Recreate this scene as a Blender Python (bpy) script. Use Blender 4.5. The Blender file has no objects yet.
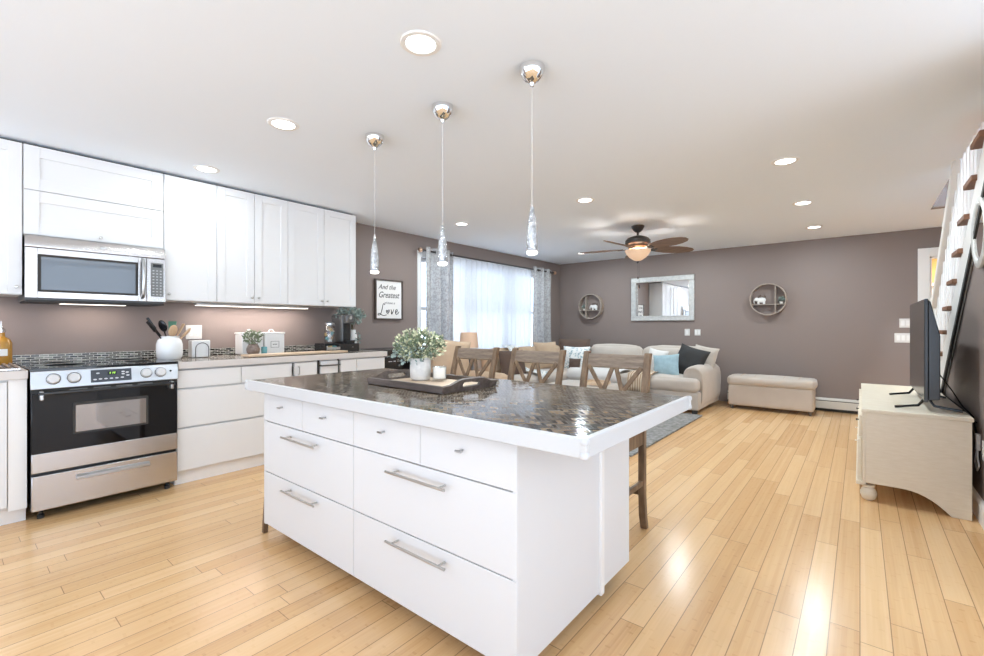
import bpy, bmesh, math, random
from mathutils import Vector, Matrix, noise
R = math.radians
random.seed(7)
S = bpy.context.scene
COL = S.collection

# ---------------------------------------------------------------- camera, light, exposure
cam = bpy.data.cameras.new('camera'); co = bpy.data.objects.new('camera', cam); COL.objects.link(co)
YAW = math.atan2(368, 451)
cam.sensor_width = 36; cam.lens = 451 / 984 * 36; cam.shift_y = -2 / 984
cam.clip_start = .02; cam.clip_end = 200
co.location = (0, 0, 1.185); co.rotation_euler = (R(90), 0, YAW)
S.camera = co
w = bpy.data.worlds.new('daylight'); S.world = w; w.use_nodes = True
bg = w.node_tree.nodes['Background']; bg.inputs[1].default_value = 5.0
_t = w.node_tree; _tc = _t.nodes.new('ShaderNodeTexCoord'); _sp = _t.nodes.new('ShaderNodeSeparateXYZ'); _cr = _t.nodes.new('ShaderNodeValToRGB')   # overcast sky over a made-up bright lower half that lights the ceiling
_mr = _t.nodes.new('ShaderNodeMapRange'); _mr.inputs['From Min'].default_value = -1; _t.links.new(_tc.outputs['Generated'], _sp.inputs[0]); _t.links.new(_sp.outputs[2], _mr.inputs[0]); _t.links.new(_mr.outputs[0], _cr.inputs[0])
_cr.color_ramp.elements[0].position = .47; _cr.color_ramp.elements[0].color = (.82, .95, 1.12, 1); _cr.color_ramp.elements[1].position = .52; _cr.color_ramp.elements[1].color = (.30, .36, .45, 1)
_t.links.new(_cr.outputs[0], bg.inputs[0])
S.view_settings.view_transform = 'Standard'; S.view_settings.look = 'None'
S.view_settings.gamma = 1; S.view_settings.use_curve_mapping = False
S.view_settings.exposure = 0.34
S.cycles.max_bounces = 12; S.cycles.diffuse_bounces = 7; S.cycles.glossy_bounces = 5
S.cycles.transparent_max_bounces = 12; S.cycles.sample_clamp_indirect = 8; S.cycles.use_denoising = True
S.cycles.caustics_reflective = False; S.cycles.caustics_refractive = False
CAN_W, UNDER_W, H = 13.5, 1.9, 2.41

# ---------------------------------------------------------------- materials
def node(nt, t, **kw):
    n = nt.nodes.new(t)
    for k, v in kw.items(): setattr(n, k, v)
    return n
def mat(name, col, rough=.5, metal=0, spec=.5, emit=None, es=0, bump=0, bscale=200, var=0, vscale=3, trans=0, coat=0, sheen=0, stretch=None):
    m = bpy.data.materials.new(name); m.use_nodes = True; nt = m.node_tree; b = nt.nodes['Principled BSDF']
    b.inputs['Base Color'].default_value = (*col, 1); b.inputs['Roughness'].default_value = rough
    b.inputs['Metallic'].default_value = metal; b.inputs['Specular IOR Level'].default_value = spec
    b.inputs['Transmission Weight'].default_value = trans; b.inputs['Coat Weight'].default_value = coat
    b.inputs['Sheen Weight'].default_value = sheen
    if emit: b.inputs['Emission Color'].default_value = (*emit, 1); b.inputs['Emission Strength'].default_value = es
    if bump or var:
        tc = node(nt, 'ShaderNodeTexCoord'); mp = node(nt, 'ShaderNodeMapping')
        if stretch: mp.inputs['Scale'].default_value = stretch
        nt.links.new(tc.outputs['Object'], mp.inputs[0])
    if bump:
        n = node(nt, 'ShaderNodeTexNoise'); n.inputs['Scale'].default_value = bscale; n.inputs['Detail'].default_value = 3
        bp = node(nt, 'ShaderNodeBump'); bp.inputs['Strength'].default_value = bump; bp.inputs['Distance'].default_value = .004
        nt.links.new(mp.outputs[0], n.inputs['Vector']); nt.links.new(n.outputs[0], bp.inputs['Height']); nt.links.new(bp.outputs[0], b.inputs['Normal'])
    if var:
        n = node(nt, 'ShaderNodeTexNoise'); n.inputs['Scale'].default_value = vscale; n.inputs['Detail'].default_value = 5
        cr = node(nt, 'ShaderNodeMapRange'); cr.inputs['From Min'].default_value = .25; cr.inputs['From Max'].default_value = .75
        cr.inputs['To Min'].default_value = 1 - var; cr.inputs['To Max'].default_value = 1 + var
        vm = node(nt, 'ShaderNodeVectorMath', operation='SCALE'); vm.inputs[0].default_value = col
        nt.links.new(mp.outputs[0], n.inputs['Vector']); nt.links.new(n.outputs[0], cr.inputs[0]); nt.links.new(cr.outputs[0], vm.inputs['Scale']); nt.links.new(vm.outputs[0], b.inputs['Base Color'])
    return m
def math_n(nt, op, a, b=None, c=None):
    n = node(nt, 'ShaderNodeMath', operation=op)
    for i, v in enumerate((a, b, c)):
        if v is None: continue
        if isinstance(v, (int, float)): n.inputs[i].default_value = v
        else: nt.links.new(v, n.inputs[i])
    return n.outputs[0]
def ramp(nt, fac, stops):
    r = node(nt, 'ShaderNodeValToRGB'); e = r.color_ramp.elements
    while len(e) < len(stops): e.new(.5)
    for el, (p, c) in zip(e, stops): el.position = p; el.color = (*c, 1)
    nt.links.new(fac, r.inputs[0]); return r.outputs[0]

def floor_mat():
    m = mat('bamboo_planks', (.6, .4, .2), .22, spec=.5); nt = m.node_tree; b = nt.nodes['Principled BSDF']; L = nt.links
    tc = node(nt, 'ShaderNodeTexCoord'); sp = node(nt, 'ShaderNodeSeparateXYZ'); L.new(tc.outputs['Object'], sp.inputs[0])
    W, LEN = .094, 1.25
    xs = math_n(nt, 'DIVIDE', sp.outputs[0], W); row = math_n(nt, 'FLOOR', xs); fx = math_n(nt, 'SUBTRACT', xs, row)
    wn = node(nt, 'ShaderNodeTexWhiteNoise', noise_dimensions='1D'); L.new(row, wn.inputs['W'])
    ys = math_n(nt, 'ADD', math_n(nt, 'DIVIDE', sp.outputs[1], LEN), math_n(nt, 'MULTIPLY', wn.outputs[0], 7.3))
    pl = math_n(nt, 'FLOOR', ys); fy = math_n(nt, 'SUBTRACT', ys, pl)
    cv = node(nt, 'ShaderNodeCombineXYZ'); L.new(row, cv.inputs[0]); L.new(pl, cv.inputs[1])
    w2 = node(nt, 'ShaderNodeTexWhiteNoise', noise_dimensions='2D'); L.new(cv.outputs[0], w2.inputs['Vector'])
    # bamboo strips inside a plank and their knuckles
    st = math_n(nt, 'FLOOR', math_n(nt, 'MULTIPLY', fx, 5)); 
    off = node(nt, 'ShaderNodeCombineXYZ'); L.new(math_n(nt, 'ADD', math_n(nt, 'MULTIPLY', row, 5), st), off.inputs[0]); L.new(pl, off.inputs[1])
    w3 = node(nt, 'ShaderNodeTexWhiteNoise', noise_dimensions='2D'); L.new(off.outputs[0], w3.inputs['Vector'])
    mp = node(nt, 'ShaderNodeMapping'); mp.inputs['Scale'].default_value = (90, 2.2, 1); L.new(tc.outputs['Object'], mp.inputs[0])
    n = node(nt, 'ShaderNodeTexNoise'); n.inputs['Scale'].default_value = 1; n.inputs['Detail'].default_value = 4; L.new(mp.outputs[0], n.inputs['Vector'])
    kn = math_n(nt, 'FRACT', math_n(nt, 'ADD', math_n(nt, 'MULTIPLY', sp.outputs[1], 4.1), math_n(nt, 'MULTIPLY', w3.outputs[0], 9)))
    knm = math_n(nt, 'MULTIPLY', math_n(nt, 'LESS_THAN', kn, .04), .09)
    f = math_n(nt, 'ADD', math_n(nt, 'ADD', math_n(nt, 'MULTIPLY', w2.outputs[0], .40), .11), math_n(nt, 'MULTIPLY', n.outputs[0], .34))
    f = math_n(nt, 'ADD', f, math_n(nt, 'MULTIPLY', w3.outputs[0], .15))
    f = math_n(nt, 'ADD', f, knm)
    c = ramp(nt, f, [(.05, (.84, .585, .335)), (.42, (.76, .49, .25)), (.75, (.65, .385, .175)), (.95, (.50, .27, .11))])
    gx = math_n(nt, 'LESS_THAN', math_n(nt, 'MINIMUM', fx, math_n(nt, 'SUBTRACT', 1, fx)), .018)
    gy = math_n(nt, 'LESS_THAN', math_n(nt, 'MINIMUM', fy, math_n(nt, 'SUBTRACT', 1, fy)), .0013)
    g = math_n(nt, 'MAXIMUM', gx, gy)
    mx = node(nt, 'ShaderNodeMix', data_type='RGBA'); L.new(math_n(nt, 'MULTIPLY', g, .62), mx.inputs[0]); L.new(c, mx.inputs[6]); mx.inputs[7].default_value = (.12, .055, .02, 1)
    L.new(mx.outputs[2], b.inputs['Base Color'])
    bp = node(nt, 'ShaderNodeBump'); bp.inputs['Strength'].default_value = .25; bp.inputs['Distance'].default_value = .002
    L.new(math_n(nt, 'SUBTRACT', math_n(nt, 'MULTIPLY', n.outputs[0], .12), g), bp.inputs['Height']); L.new(bp.outputs[0], b.inputs['Normal'])
    return m

def tile_mat(name, stops, tw, th, grout, ax=('X', 'Y'), rough=.12, tilt=.10, rot=0, big=.35, coat=0, gw=.0012):
    m = mat(name, (.1, .1, .1), rough, spec=.6); nt = m.node_tree; b = nt.nodes['Principled BSDF']; L = nt.links
    tc = node(nt, 'ShaderNodeTexCoord'); mp = node(nt, 'ShaderNodeMapping'); mp.inputs['Rotation'].default_value = (0, 0, R(rot)); L.new(tc.outputs['Object'], mp.inputs[0])
    sp = node(nt, 'ShaderNodeSeparateXYZ'); L.new(mp.outputs[0], sp.inputs[0])
    a, c_ = sp.outputs['XYZ'.index(ax[0])], sp.outputs['XYZ'.index(ax[1])]
    v = math_n(nt, 'DIVIDE', c_, th); row = math_n(nt, 'FLOOR', v); fv = math_n(nt, 'SUBTRACT', v, row)
    u = math_n(nt, 'ADD', math_n(nt, 'DIVIDE', a, tw), math_n(nt, 'MULTIPLY', math_n(nt, 'MODULO', row, 2), .5)); cu = math_n(nt, 'FLOOR', u); fu = math_n(nt, 'SUBTRACT', u, cu)
    cv = node(nt, 'ShaderNodeCombineXYZ'); L.new(row, cv.inputs[0]); L.new(cu, cv.inputs[1])
    wn = node(nt, 'ShaderNodeTexWhiteNoise', noise_dimensions='2D'); L.new(cv.outputs[0], wn.inputs['Vector'])
    n = node(nt, 'ShaderNodeTexNoise'); n.inputs['Scale'].default_value = 4.5; n.inputs['Detail'].default_value = 2; L.new(tc.outputs['Object'], n.inputs['Vector'])
    f = math_n(nt, 'ADD', math_n(nt, 'MULTIPLY', wn.outputs[0], 1 - big), math_n(nt, 'MULTIPLY', n.outputs[0], big))
    c = ramp(nt, f, stops)
    du = math_n(nt, 'MULTIPLY', math_n(nt, 'MINIMUM', fu, math_n(nt, 'SUBTRACT', 1, fu)), tw); dv = math_n(nt, 'MULTIPLY', math_n(nt, 'MINIMUM', fv, math_n(nt, 'SUBTRACT', 1, fv)), th)
    g = math_n(nt, 'LESS_THAN', math_n(nt, 'MINIMUM', du, dv), gw)
    mx = node(nt, 'ShaderNodeMix', data_type='RGBA'); L.new(g, mx.inputs[0]); L.new(c, mx.inputs[6]); mx.inputs[7].default_value = (*grout, 1)
    L.new(mx.outputs[2], b.inputs['Base Color'])
    L.new(math_n(nt, 'ADD', math_n(nt, 'MULTIPLY', g, .4), rough), b.inputs['Roughness'])
    ge = node(nt, 'ShaderNodeNewGeometry')
    s1 = node(nt, 'ShaderNodeVectorMath', operation='SUBTRACT'); L.new(wn.outputs[1], s1.inputs[0]); s1.inputs[1].default_value = (.5, .5, .5)
    s2 = node(nt, 'ShaderNodeVectorMath', operation='SCALE'); L.new(s1.outputs[0], s2.inputs[0]); s2.inputs['Scale'].default_value = tilt
    s3 = node(nt, 'ShaderNodeVectorMath', operation='ADD'); L.new(s2.outputs[0], s3.inputs[0]); L.new(ge.outputs['Normal'], s3.inputs[1])
    s4 = node(nt, 'ShaderNodeVectorMath', operation='NORMALIZE'); L.new(s3.outputs[0], s4.inputs[0])
    bp = node(nt, 'ShaderNodeBump', invert=True); bp.inputs['Strength'].default_value = .5; bp.inputs['Distance'].default_value = .001
    L.new(g, bp.inputs['Height']); L.new(s4.outputs[0], bp.inputs['Normal']); L.new(bp.outputs[0], b.inputs['Normal'])
    return m

def herring_mat(name, stops, w, grout, rot, rough=.1, tilt=.03, n=3):
    m = mat(name, (.1, .1, .1), rough, spec=.5); nt = m.node_tree; b = nt.nodes['Principled BSDF']; L = nt.links
    tc = node(nt, 'ShaderNodeTexCoord'); mp = node(nt, 'ShaderNodeMapping'); mp.inputs['Rotation'].default_value = (0, 0, R(rot)); mp.inputs['Location'].default_value = (20, 20, 0); L.new(tc.outputs['Object'], mp.inputs[0])
    sp = node(nt, 'ShaderNodeSeparateXYZ'); L.new(mp.outputs[0], sp.inputs[0]); mn = lambda op, a, b_=None, c=None: math_n(nt, op, a, b_, c)
    x, y = mn('DIVIDE', sp.outputs[0], w), mn('DIVIDE', sp.outputs[1], w); i, j = mn('FLOOR', x), mn('FLOOR', y); fx, fy = mn('SUBTRACT', x, i), mn('SUBTRACT', y, j)
    k = mn('SUBTRACT', mn('SUBTRACT', i, j), mn('MULTIPLY', mn('FLOOR', mn('DIVIDE', mn('ADD', mn('SUBTRACT', i, j), .5), 2 * n)), 2 * n))
    hz = mn('LESS_THAN', k, n - .5); inv = mn('SUBTRACT', 1, hz); kv = mn('SUBTRACT', 2 * n - 1, k)
    lng = mn('ADD', mn('MULTIPLY', hz, mn('ADD', fx, k)), mn('MULTIPLY', inv, mn('ADD', fy, kv)))
    sht = mn('ADD', mn('MULTIPLY', hz, fy), mn('MULTIPLY', inv, fx))
    idx = mn('SUBTRACT', i, mn('MULTIPLY', hz, k)); idy = mn('ADD', mn('SUBTRACT', j, mn('MULTIPLY', inv, kv)), mn('MULTIPLY', inv, .37))
    cv = node(nt, 'ShaderNodeCombineXYZ'); L.new(mn('ADD', idx, .1), cv.inputs[0]); L.new(mn('ADD', idy, .1), cv.inputs[1])
    rd = node(nt, 'ShaderNodeVectorMath', operation='SNAP'); L.new(cv.outputs[0], rd.inputs[0]); rd.inputs[1].default_value = (.05, .05, .05)
    wn = node(nt, 'ShaderNodeTexWhiteNoise', noise_dimensions='2D'); L.new(rd.outputs[0], wn.inputs['Vector'])
    no = node(nt, 'ShaderNodeTexNoise'); no.inputs['Scale'].default_value = 3.2; no.inputs['Detail'].default_value = 2; L.new(tc.outputs['Object'], no.inputs['Vector'])
    c = ramp(nt, mn('ADD', mn('MULTIPLY', wn.outputs[0], .6), mn('MULTIPLY', no.outputs[0], .4)), stops)
    d = mn('MINIMUM', mn('MINIMUM', lng, mn('SUBTRACT', n, lng)), mn('MINIMUM', sht, mn('SUBTRACT', 1, sht)))
    g = mn('LESS_THAN', d, .075)
    mx = node(nt, 'ShaderNodeMix', data_type='RGBA'); L.new(g, mx.inputs[0]); L.new(c, mx.inputs[6]); mx.inputs[7].default_value = (*grout, 1); L.new(mx.outputs[2], b.inputs['Base Color'])
    L.new(mn('ADD', mn('MULTIPLY', g, .5), rough), b.inputs['Roughness']); pass
    ge = node(nt, 'ShaderNodeNewGeometry'); s1 = node(nt, 'ShaderNodeVectorMath', operation='SUBTRACT'); L.new(wn.outputs[1], s1.inputs[0]); s1.inputs[1].default_value = (.5, .5, .5)
    s2 = node(nt, 'ShaderNodeVectorMath', operation='SCALE'); L.new(s1.outputs[0], s2.inputs[0]); s2.inputs['Scale'].default_value = tilt
    s3 = node(nt, 'ShaderNodeVectorMath', operation='ADD'); L.new(s2.outputs[0], s3.inputs[0]); L.new(ge.outputs['Normal'], s3.inputs[1]); s4 = node(nt, 'ShaderNodeVectorMath', operation='NORMALIZE'); L.new(s3.outputs[0], s4.inputs[0])
    L.new(s4.outputs[0], b.inputs['Normal']); return m

def wood_mat(name, c1, c2, rough=.55, scale=(30, 30, 3), bump=.3):
    m = mat(name, c1, rough); nt = m.node_tree; b = nt.nodes['Principled BSDF']; L = nt.links
    tc = node(nt, 'ShaderNodeTexCoord'); mp = node(nt, 'ShaderNodeMapping'); mp.inputs['Scale'].default_value = scale; L.new(tc.outputs['Object'], mp.inputs[0])
    n = node(nt, 'ShaderNodeTexNoise'); n.inputs['Scale'].default_value = 1.5; n.inputs['Detail'].default_value = 6; n.inputs['Roughness'].default_value = .65; L.new(mp.outputs[0], n.inputs['Vector'])
    L.new(ramp(nt, n.outputs[0], [(.3, c1), (.7, c2)]), b.inputs['Base Color'])
    bp = node(nt, 'ShaderNodeBump'); bp.inputs['Strength'].default_value = bump; bp.inputs['Distance'].default_value = .002; L.new(n.outputs[0], bp.inputs['Height']); L.new(bp.outputs[0], b.inputs['Normal'])
    return m

def spot_mat(name, c1, c2, scale=30, lo=.45, hi=.55, rough=.85, kind='noise', translucent=0):
    m = mat(name, c1, rough); nt = m.node_tree; b = nt.nodes['Principled BSDF']; L = nt.links
    tc = node(nt, 'ShaderNodeTexCoord')
    if kind == 'noise': n = node(nt, 'ShaderNodeTexNoise'); n.inputs['Detail'].default_value = 4; n.inputs['Distortion'].default_value = 1.2
    else: n = node(nt, 'ShaderNodeTexVoronoi')
    n.inputs['Scale'].default_value = scale; L.new(tc.outputs['Object'], n.inputs['Vector'])
    L.new(ramp(nt, n.outputs[0], [(lo, c1), (hi, c2)]), b.inputs['Base Color'])
    if translucent:
        t = node(nt, 'ShaderNodeBsdfTranslucent'); t.inputs[0].default_value = (.8, .83, .88, 1); mx = node(nt, 'ShaderNodeMixShader'); mx.inputs[0].default_value = translucent
        L.new(b.outputs[0], mx.inputs[1]); L.new(t.outputs[0], mx.inputs[2]); L.new(mx.outputs[0], nt.nodes['Material Output'].inputs[0])
    return m

def sheer_mat():
    m = bpy.data.materials.new('sheer_voile'); m.use_nodes = True; nt = m.node_tree; nt.nodes.clear(); L = nt.links
    o = node(nt, 'ShaderNodeOutputMaterial'); d = node(nt, 'ShaderNodeBsdfDiffuse'); d.inputs[0].default_value = (.86, .86, .88, 1)
    t = node(nt, 'ShaderNodeBsdfTranslucent'); t.inputs[0].default_value = (.40, .415, .43, 1); tr = node(nt, 'ShaderNodeBsdfTransparent')
    m1 = node(nt, 'ShaderNodeMixShader'); m1.inputs[0].default_value = .5; m2 = node(nt, 'ShaderNodeMixShader')
    tc = node(nt, 'ShaderNodeTexCoord'); n = node(nt, 'ShaderNodeTexNoise'); n.inputs['Scale'].default_value = 40; L.new(tc.outputs['Object'], n.inputs['Vector'])
    mr = node(nt, 'ShaderNodeMapRange'); mr.inputs['To Min'].default_value = .02; mr.inputs['To Max'].default_value = .12; L.new(n.outputs[0], mr.inputs[0]); L.new(mr.outputs[0], m2.inputs[0])
    L.new(d.outputs[0], m1.inputs[1]); L.new(t.outputs[0], m1.inputs[2]); L.new(m1.outputs[0], m2.inputs[1]); L.new(tr.outputs[0], m2.inputs[2]); L.new(m2.outputs[0], o.inputs[0])
    return m
def pane_mat(name, tint=(1, 1, 1), refl=.12, rough=.02):
    m = bpy.data.materials.new(name); m.use_nodes = True; nt = m.node_tree; nt.nodes.clear(); L = nt.links
    o = node(nt, 'ShaderNodeOutputMaterial'); g = node(nt, 'ShaderNodeBsdfGlossy'); g.inputs['Roughness'].default_value = rough
    tr = node(nt, 'ShaderNodeBsdfTransparent'); tr.inputs[0].default_value = (*tint, 1); mx = node(nt, 'ShaderNodeMixShader'); mx.inputs[0].default_value = refl
    L.new(tr.outputs[0], mx.inputs[1]); L.new(g.outputs[0], mx.inputs[2]); L.new(mx.outputs[0], o.inputs[0]); return m
def steel_mat(name, col, rough):
    m = mat(name, col, rough, metal=1); nt = m.node_tree; b = nt.nodes['Principled BSDF']; L = nt.links
    tc = node(nt, 'ShaderNodeTexCoord'); mp = node(nt, 'ShaderNodeMapping'); mp.inputs['Scale'].default_value = (2, 2, 350); L.new(tc.outputs['Object'], mp.inputs[0])
    n = node(nt, 'ShaderNodeTexNoise'); n.inputs['Scale'].default_value = 2; L.new(mp.outputs[0], n.inputs['Vector'])
    bp = node(nt, 'ShaderNodeBump'); bp.inputs['Strength'].default_value = .06; bp.inputs['Distance'].default_value = .002; L.new(n.outputs[0], bp.inputs['Height']); L.new(bp.outputs[0], b.inputs['Normal'])
    return m

M = dict(
 wall=mat('taupe_wall_paint', (.242, .194, .175), .55, spec=.3, bump=.12, bscale=260),
 ceil=mat('ceiling_paint', (.82, .88, .95), .8, spec=.2, bump=.1, bscale=150),
 white=mat('white_lacquer', (.72, .715, .71), .32, spec=.4),
 island=mat('white_melamine', (.69, .69, .69), .38, spec=.4),
 trim=mat('white_trim_paint', (.80, .79, .77), .4),
 edge=mat('white_edge_band', (.58, .58, .58), .35),
 ledge=mat('pale_grey_laminate_edge', (.60, .56, .53), .4),
 toe=mat('grey_toe_board', (.55, .54, .53), .5),
 dark=mat('dark_gap', (.03, .028, .026), .7),
 chrome=mat('chrome', (.8, .8, .8), .06, metal=1),
 nickel=steel_mat('brushed_nickel', (.55, .53, .5), .28),
 steel=steel_mat('stainless_steel', (.58, .55, .53), .27),
 steel_l=steel_mat('light_stainless', (.50, .50, .50), .3),
 black=mat('black_plastic', (.012, .012, .013), .25),
 bglass=mat('black_glass', (.005, .005, .006), .04, spec=.35),
 mglass=mat('microwave_window_glass', (.10, .115, .13), .05, spec=.9, coat=.6),
 oglass=mat('oven_window_glass', (.34, .31, .29), .05, metal=.85),
 grey=mat('grey_key_pad', (.16, .17, .17), .4), keys=mat('pale_key_print', (.55, .56, .58), .5),
 green=mat('green_clock_digits', (.1, .3, .02), .5, emit=(.5, .9, .1), es=1.2),
 floor=floor_mat(),
 itile=herring_mat('glass_herringbone_tile', [(.2, (.02, .018, .016)), (.40, (.065, .047, .033)), (.54, (.125, .088, .055)), (.74, (.29, .21, .135))], .0145, (.05, .043, .036), 45),
 ktile=tile_mat('counter_tile_top', [(0, (.03, .03, .025)), (.4, (.12, .10, .08)), (.7, (.28, .24, .2)), (1, (.5, .46, .4))], .045, .0155, (.35, .32, .28), rough=.12, tilt=.1),
 btile=tile_mat('backsplash_mosaic', [(.1, (.010, .010, .010)), (.5, (.022, .022, .020)), (.68, (.06, .055, .04)), (.82, (.12, .14, .11)), (.97, (.28, .29, .25))], .046, .0155, (.66, .64, .59), ax=('Y', 'Z'), rough=.15, tilt=.05, big=0, gw=.0016),
 stool=wood_mat('weathered_oak', (.085, .046, .022), (.25, .158, .09), scale=(25, 25, 4)),
 rail=wood_mat('weathered_oak_rail', (.10, .064, .042), (.31, .23, .165), scale=(4, 25, 25)),
 tray=wood_mat('dark_tray_wood', (.06, .045, .038), (.17, .13, .11), scale=(4, 30, 30)),
 trayin=wood_mat('pale_tray_board', (.42, .30, .20), (.60, .46, .34), scale=(3, 30, 10)),
 tread=wood_mat('stair_tread_wood', (.16, .07, .035), (.26, .12, .06), scale=(10, 3, 10)),
 board=wood_mat('light_serving_board', (.60, .42, .27), (.72, .56, .40), scale=(20, 3, 10)),
 cream=wood_mat('cream_painted_wood', (.68, .60, .47), (.74, .67, .55), .45, scale=(10, 10, 60), bump=.08),
 sofa=mat('oatmeal_chenille', (.50, .44, .385), .95, spec=.1, bump=.5, bscale=300, var=.06, vscale=4, sheen=.3),
 tan=mat('tan_chenille', (.50, .37, .26), .95, spec=.1, bump=.5, bscale=300, var=.08, vscale=5),
 brown=mat('dark_brown_fabric', (.10, .062, .045), .8, bump=.4, bscale=250),
 black_f=mat('black_woven_fabric', (.022, .021, .021), .75, bump=.9, bscale=160),
 blue_f=mat('light_blue_fabric', (.30, .42, .47), .85, bump=.4, bscale=200, var=.1, vscale=20),
 white_f=mat('white_fabric', (.66, .63, .60), .9, bump=.4, bscale=200),
 floral=spot_mat('floral_fabric', (.78, .78, .76), (.30, .40, .44), 22, .52, .62),
 stripe=None,
 rug=mat('grey_shag', (.27, .26, .25), .95, spec=.05, bump=1, bscale=90, var=.45, vscale=28),
 drape=spot_mat('damask_drape', (.40, .395, .39), (.275, .262, .255), 30, .46, .56, rough=.6, translucent=.06),
 sheer=sheer_mat(), pane=pane_mat('window_glass', (.97, .98, 1), .06),
 clear=pane_mat('clear_glass', (.96, .97, .97), .10),
 silverglass=mat('mercury_glass', (.45, .45, .45), .16, metal=.75, bump=1, bscale=140, var=.5, vscale=60),
 frost=mat('lit_frosted_tip', (.9, .9, .9), .4, emit=(1, .97, .92), es=5),
 glow=mat('lit_diffuser', (1, 1, 1), .5, emit=(1, .97, .94), es=6),
 tube=mat('lit_tube', (1, 1, 1), .5, emit=(1, .9, .8), es=2.5),
 bowl=mat('amber_alabaster_glass', (.62, .44, .32), .4, emit=(1, .66, .40), es=.28),
 bulb=mat('warm_bulb', (1, 1, 1), .4, emit=(1, .82, .6), es=14),
 bronze=mat('dark_bronze', (.07, .062, .058), .35, metal=.7),
 copper=mat('copper_motor_band', (.55, .36, .25), .3, metal=.8),
 blade=wood_mat('walnut_fan_blade', (.13, .075, .05), (.24, .15, .10), .45, scale=(3, 25, 10), bump=.1),
 mirror=mat('mirror_glass', (.9, .9, .9), .01, metal=1),
 silver=mat('silver_leaf_frame', (.56, .56, .54), .36, metal=.35, bump=.5, bscale=60, var=.15, vscale=25),
 ringw=wood_mat('grey_washed_wood', (.28, .23, .19), (.45, .38, .32), scale=(20, 20, 20)),
 ceramic=mat('white_ceramic', (.80, .80, .79), .22, coat=.3),
 pot=mat('white_washed_pot', (.66, .63, .59), .6, var=.15, vscale=30, bump=.3, bscale=60),
 stone=mat('brown_glazed_pot', (.20, .15, .125), .45, var=.4, vscale=50),
 teal=mat('teal_glass', (.15, .38, .42), .2),
 leaf=mat('sage_leaf', (.17, .21, .125), .6, var=.4, vscale=25), leaf2=mat('cream_leaf', (.62, .60, .40), .6, var=.3, vscale=30),
 leafg=mat('eucalyptus_leaf', (.26, .32, .285), .6, var=.4, vscale=25), stem=mat('green_brown_stem', (.12, .11, .06), .7),
 oil=mat('amber_oil', (.42, .21, .03), .08, coat=.5), label=mat('paper_label', (.75, .72, .65), .7),
 wtool=wood_mat('spoon_wood', (.50, .32, .18), (.62, .44, .28), scale=(20, 20, 5)), gtool=mat('green_silicone', (.08, .22, .15), .5),
 dgrey=mat('graphite_plastic', (.10, .098, .095), .3), paper=mat('sign_board', (.78, .76, .74), .7), ink=mat('sign_ink', (.03, .03, .032), .7),
 dframe=wood_mat('dark_sign_frame', (.05, .035, .03), (.12, .09, .075), scale=(20, 20, 5)),
 shade=mat('tan_linen_shade', (.58, .42, .31), .9, emit=(.9, .5, .3), es=.12, bump=.3, bscale=300),
 orange=mat('apricot_wall_paint', (.85, .58, .26), .7), heater=mat('cream_heater_enamel', (.60, .58, .53), .4),
 plate=mat('switch_plate', (.68, .66, .63), .35), cardb=mat('golden_box', (.5, .36, .15), .6),
)
def stripe_mat():
    m = mat('striped_throw', (.5, .4, .3), .95, bump=.5, bscale=200); nt = m.node_tree; L = nt.links
    tc = node(nt, 'ShaderNodeTexCoord'); wv = node(nt, 'ShaderNodeTexWave'); wv.inputs['Scale'].default_value = 9; L.new(tc.outputs['Object'], wv.inputs['Vector'])
    L.new(ramp(nt, wv.outputs[0], [(.35, (.62, .52, .40)), (.65, (.36, .24, .15))]), nt.nodes['Principled BSDF'].inputs['Base Color']); return m
M['stripe'] = stripe_mat()

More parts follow.
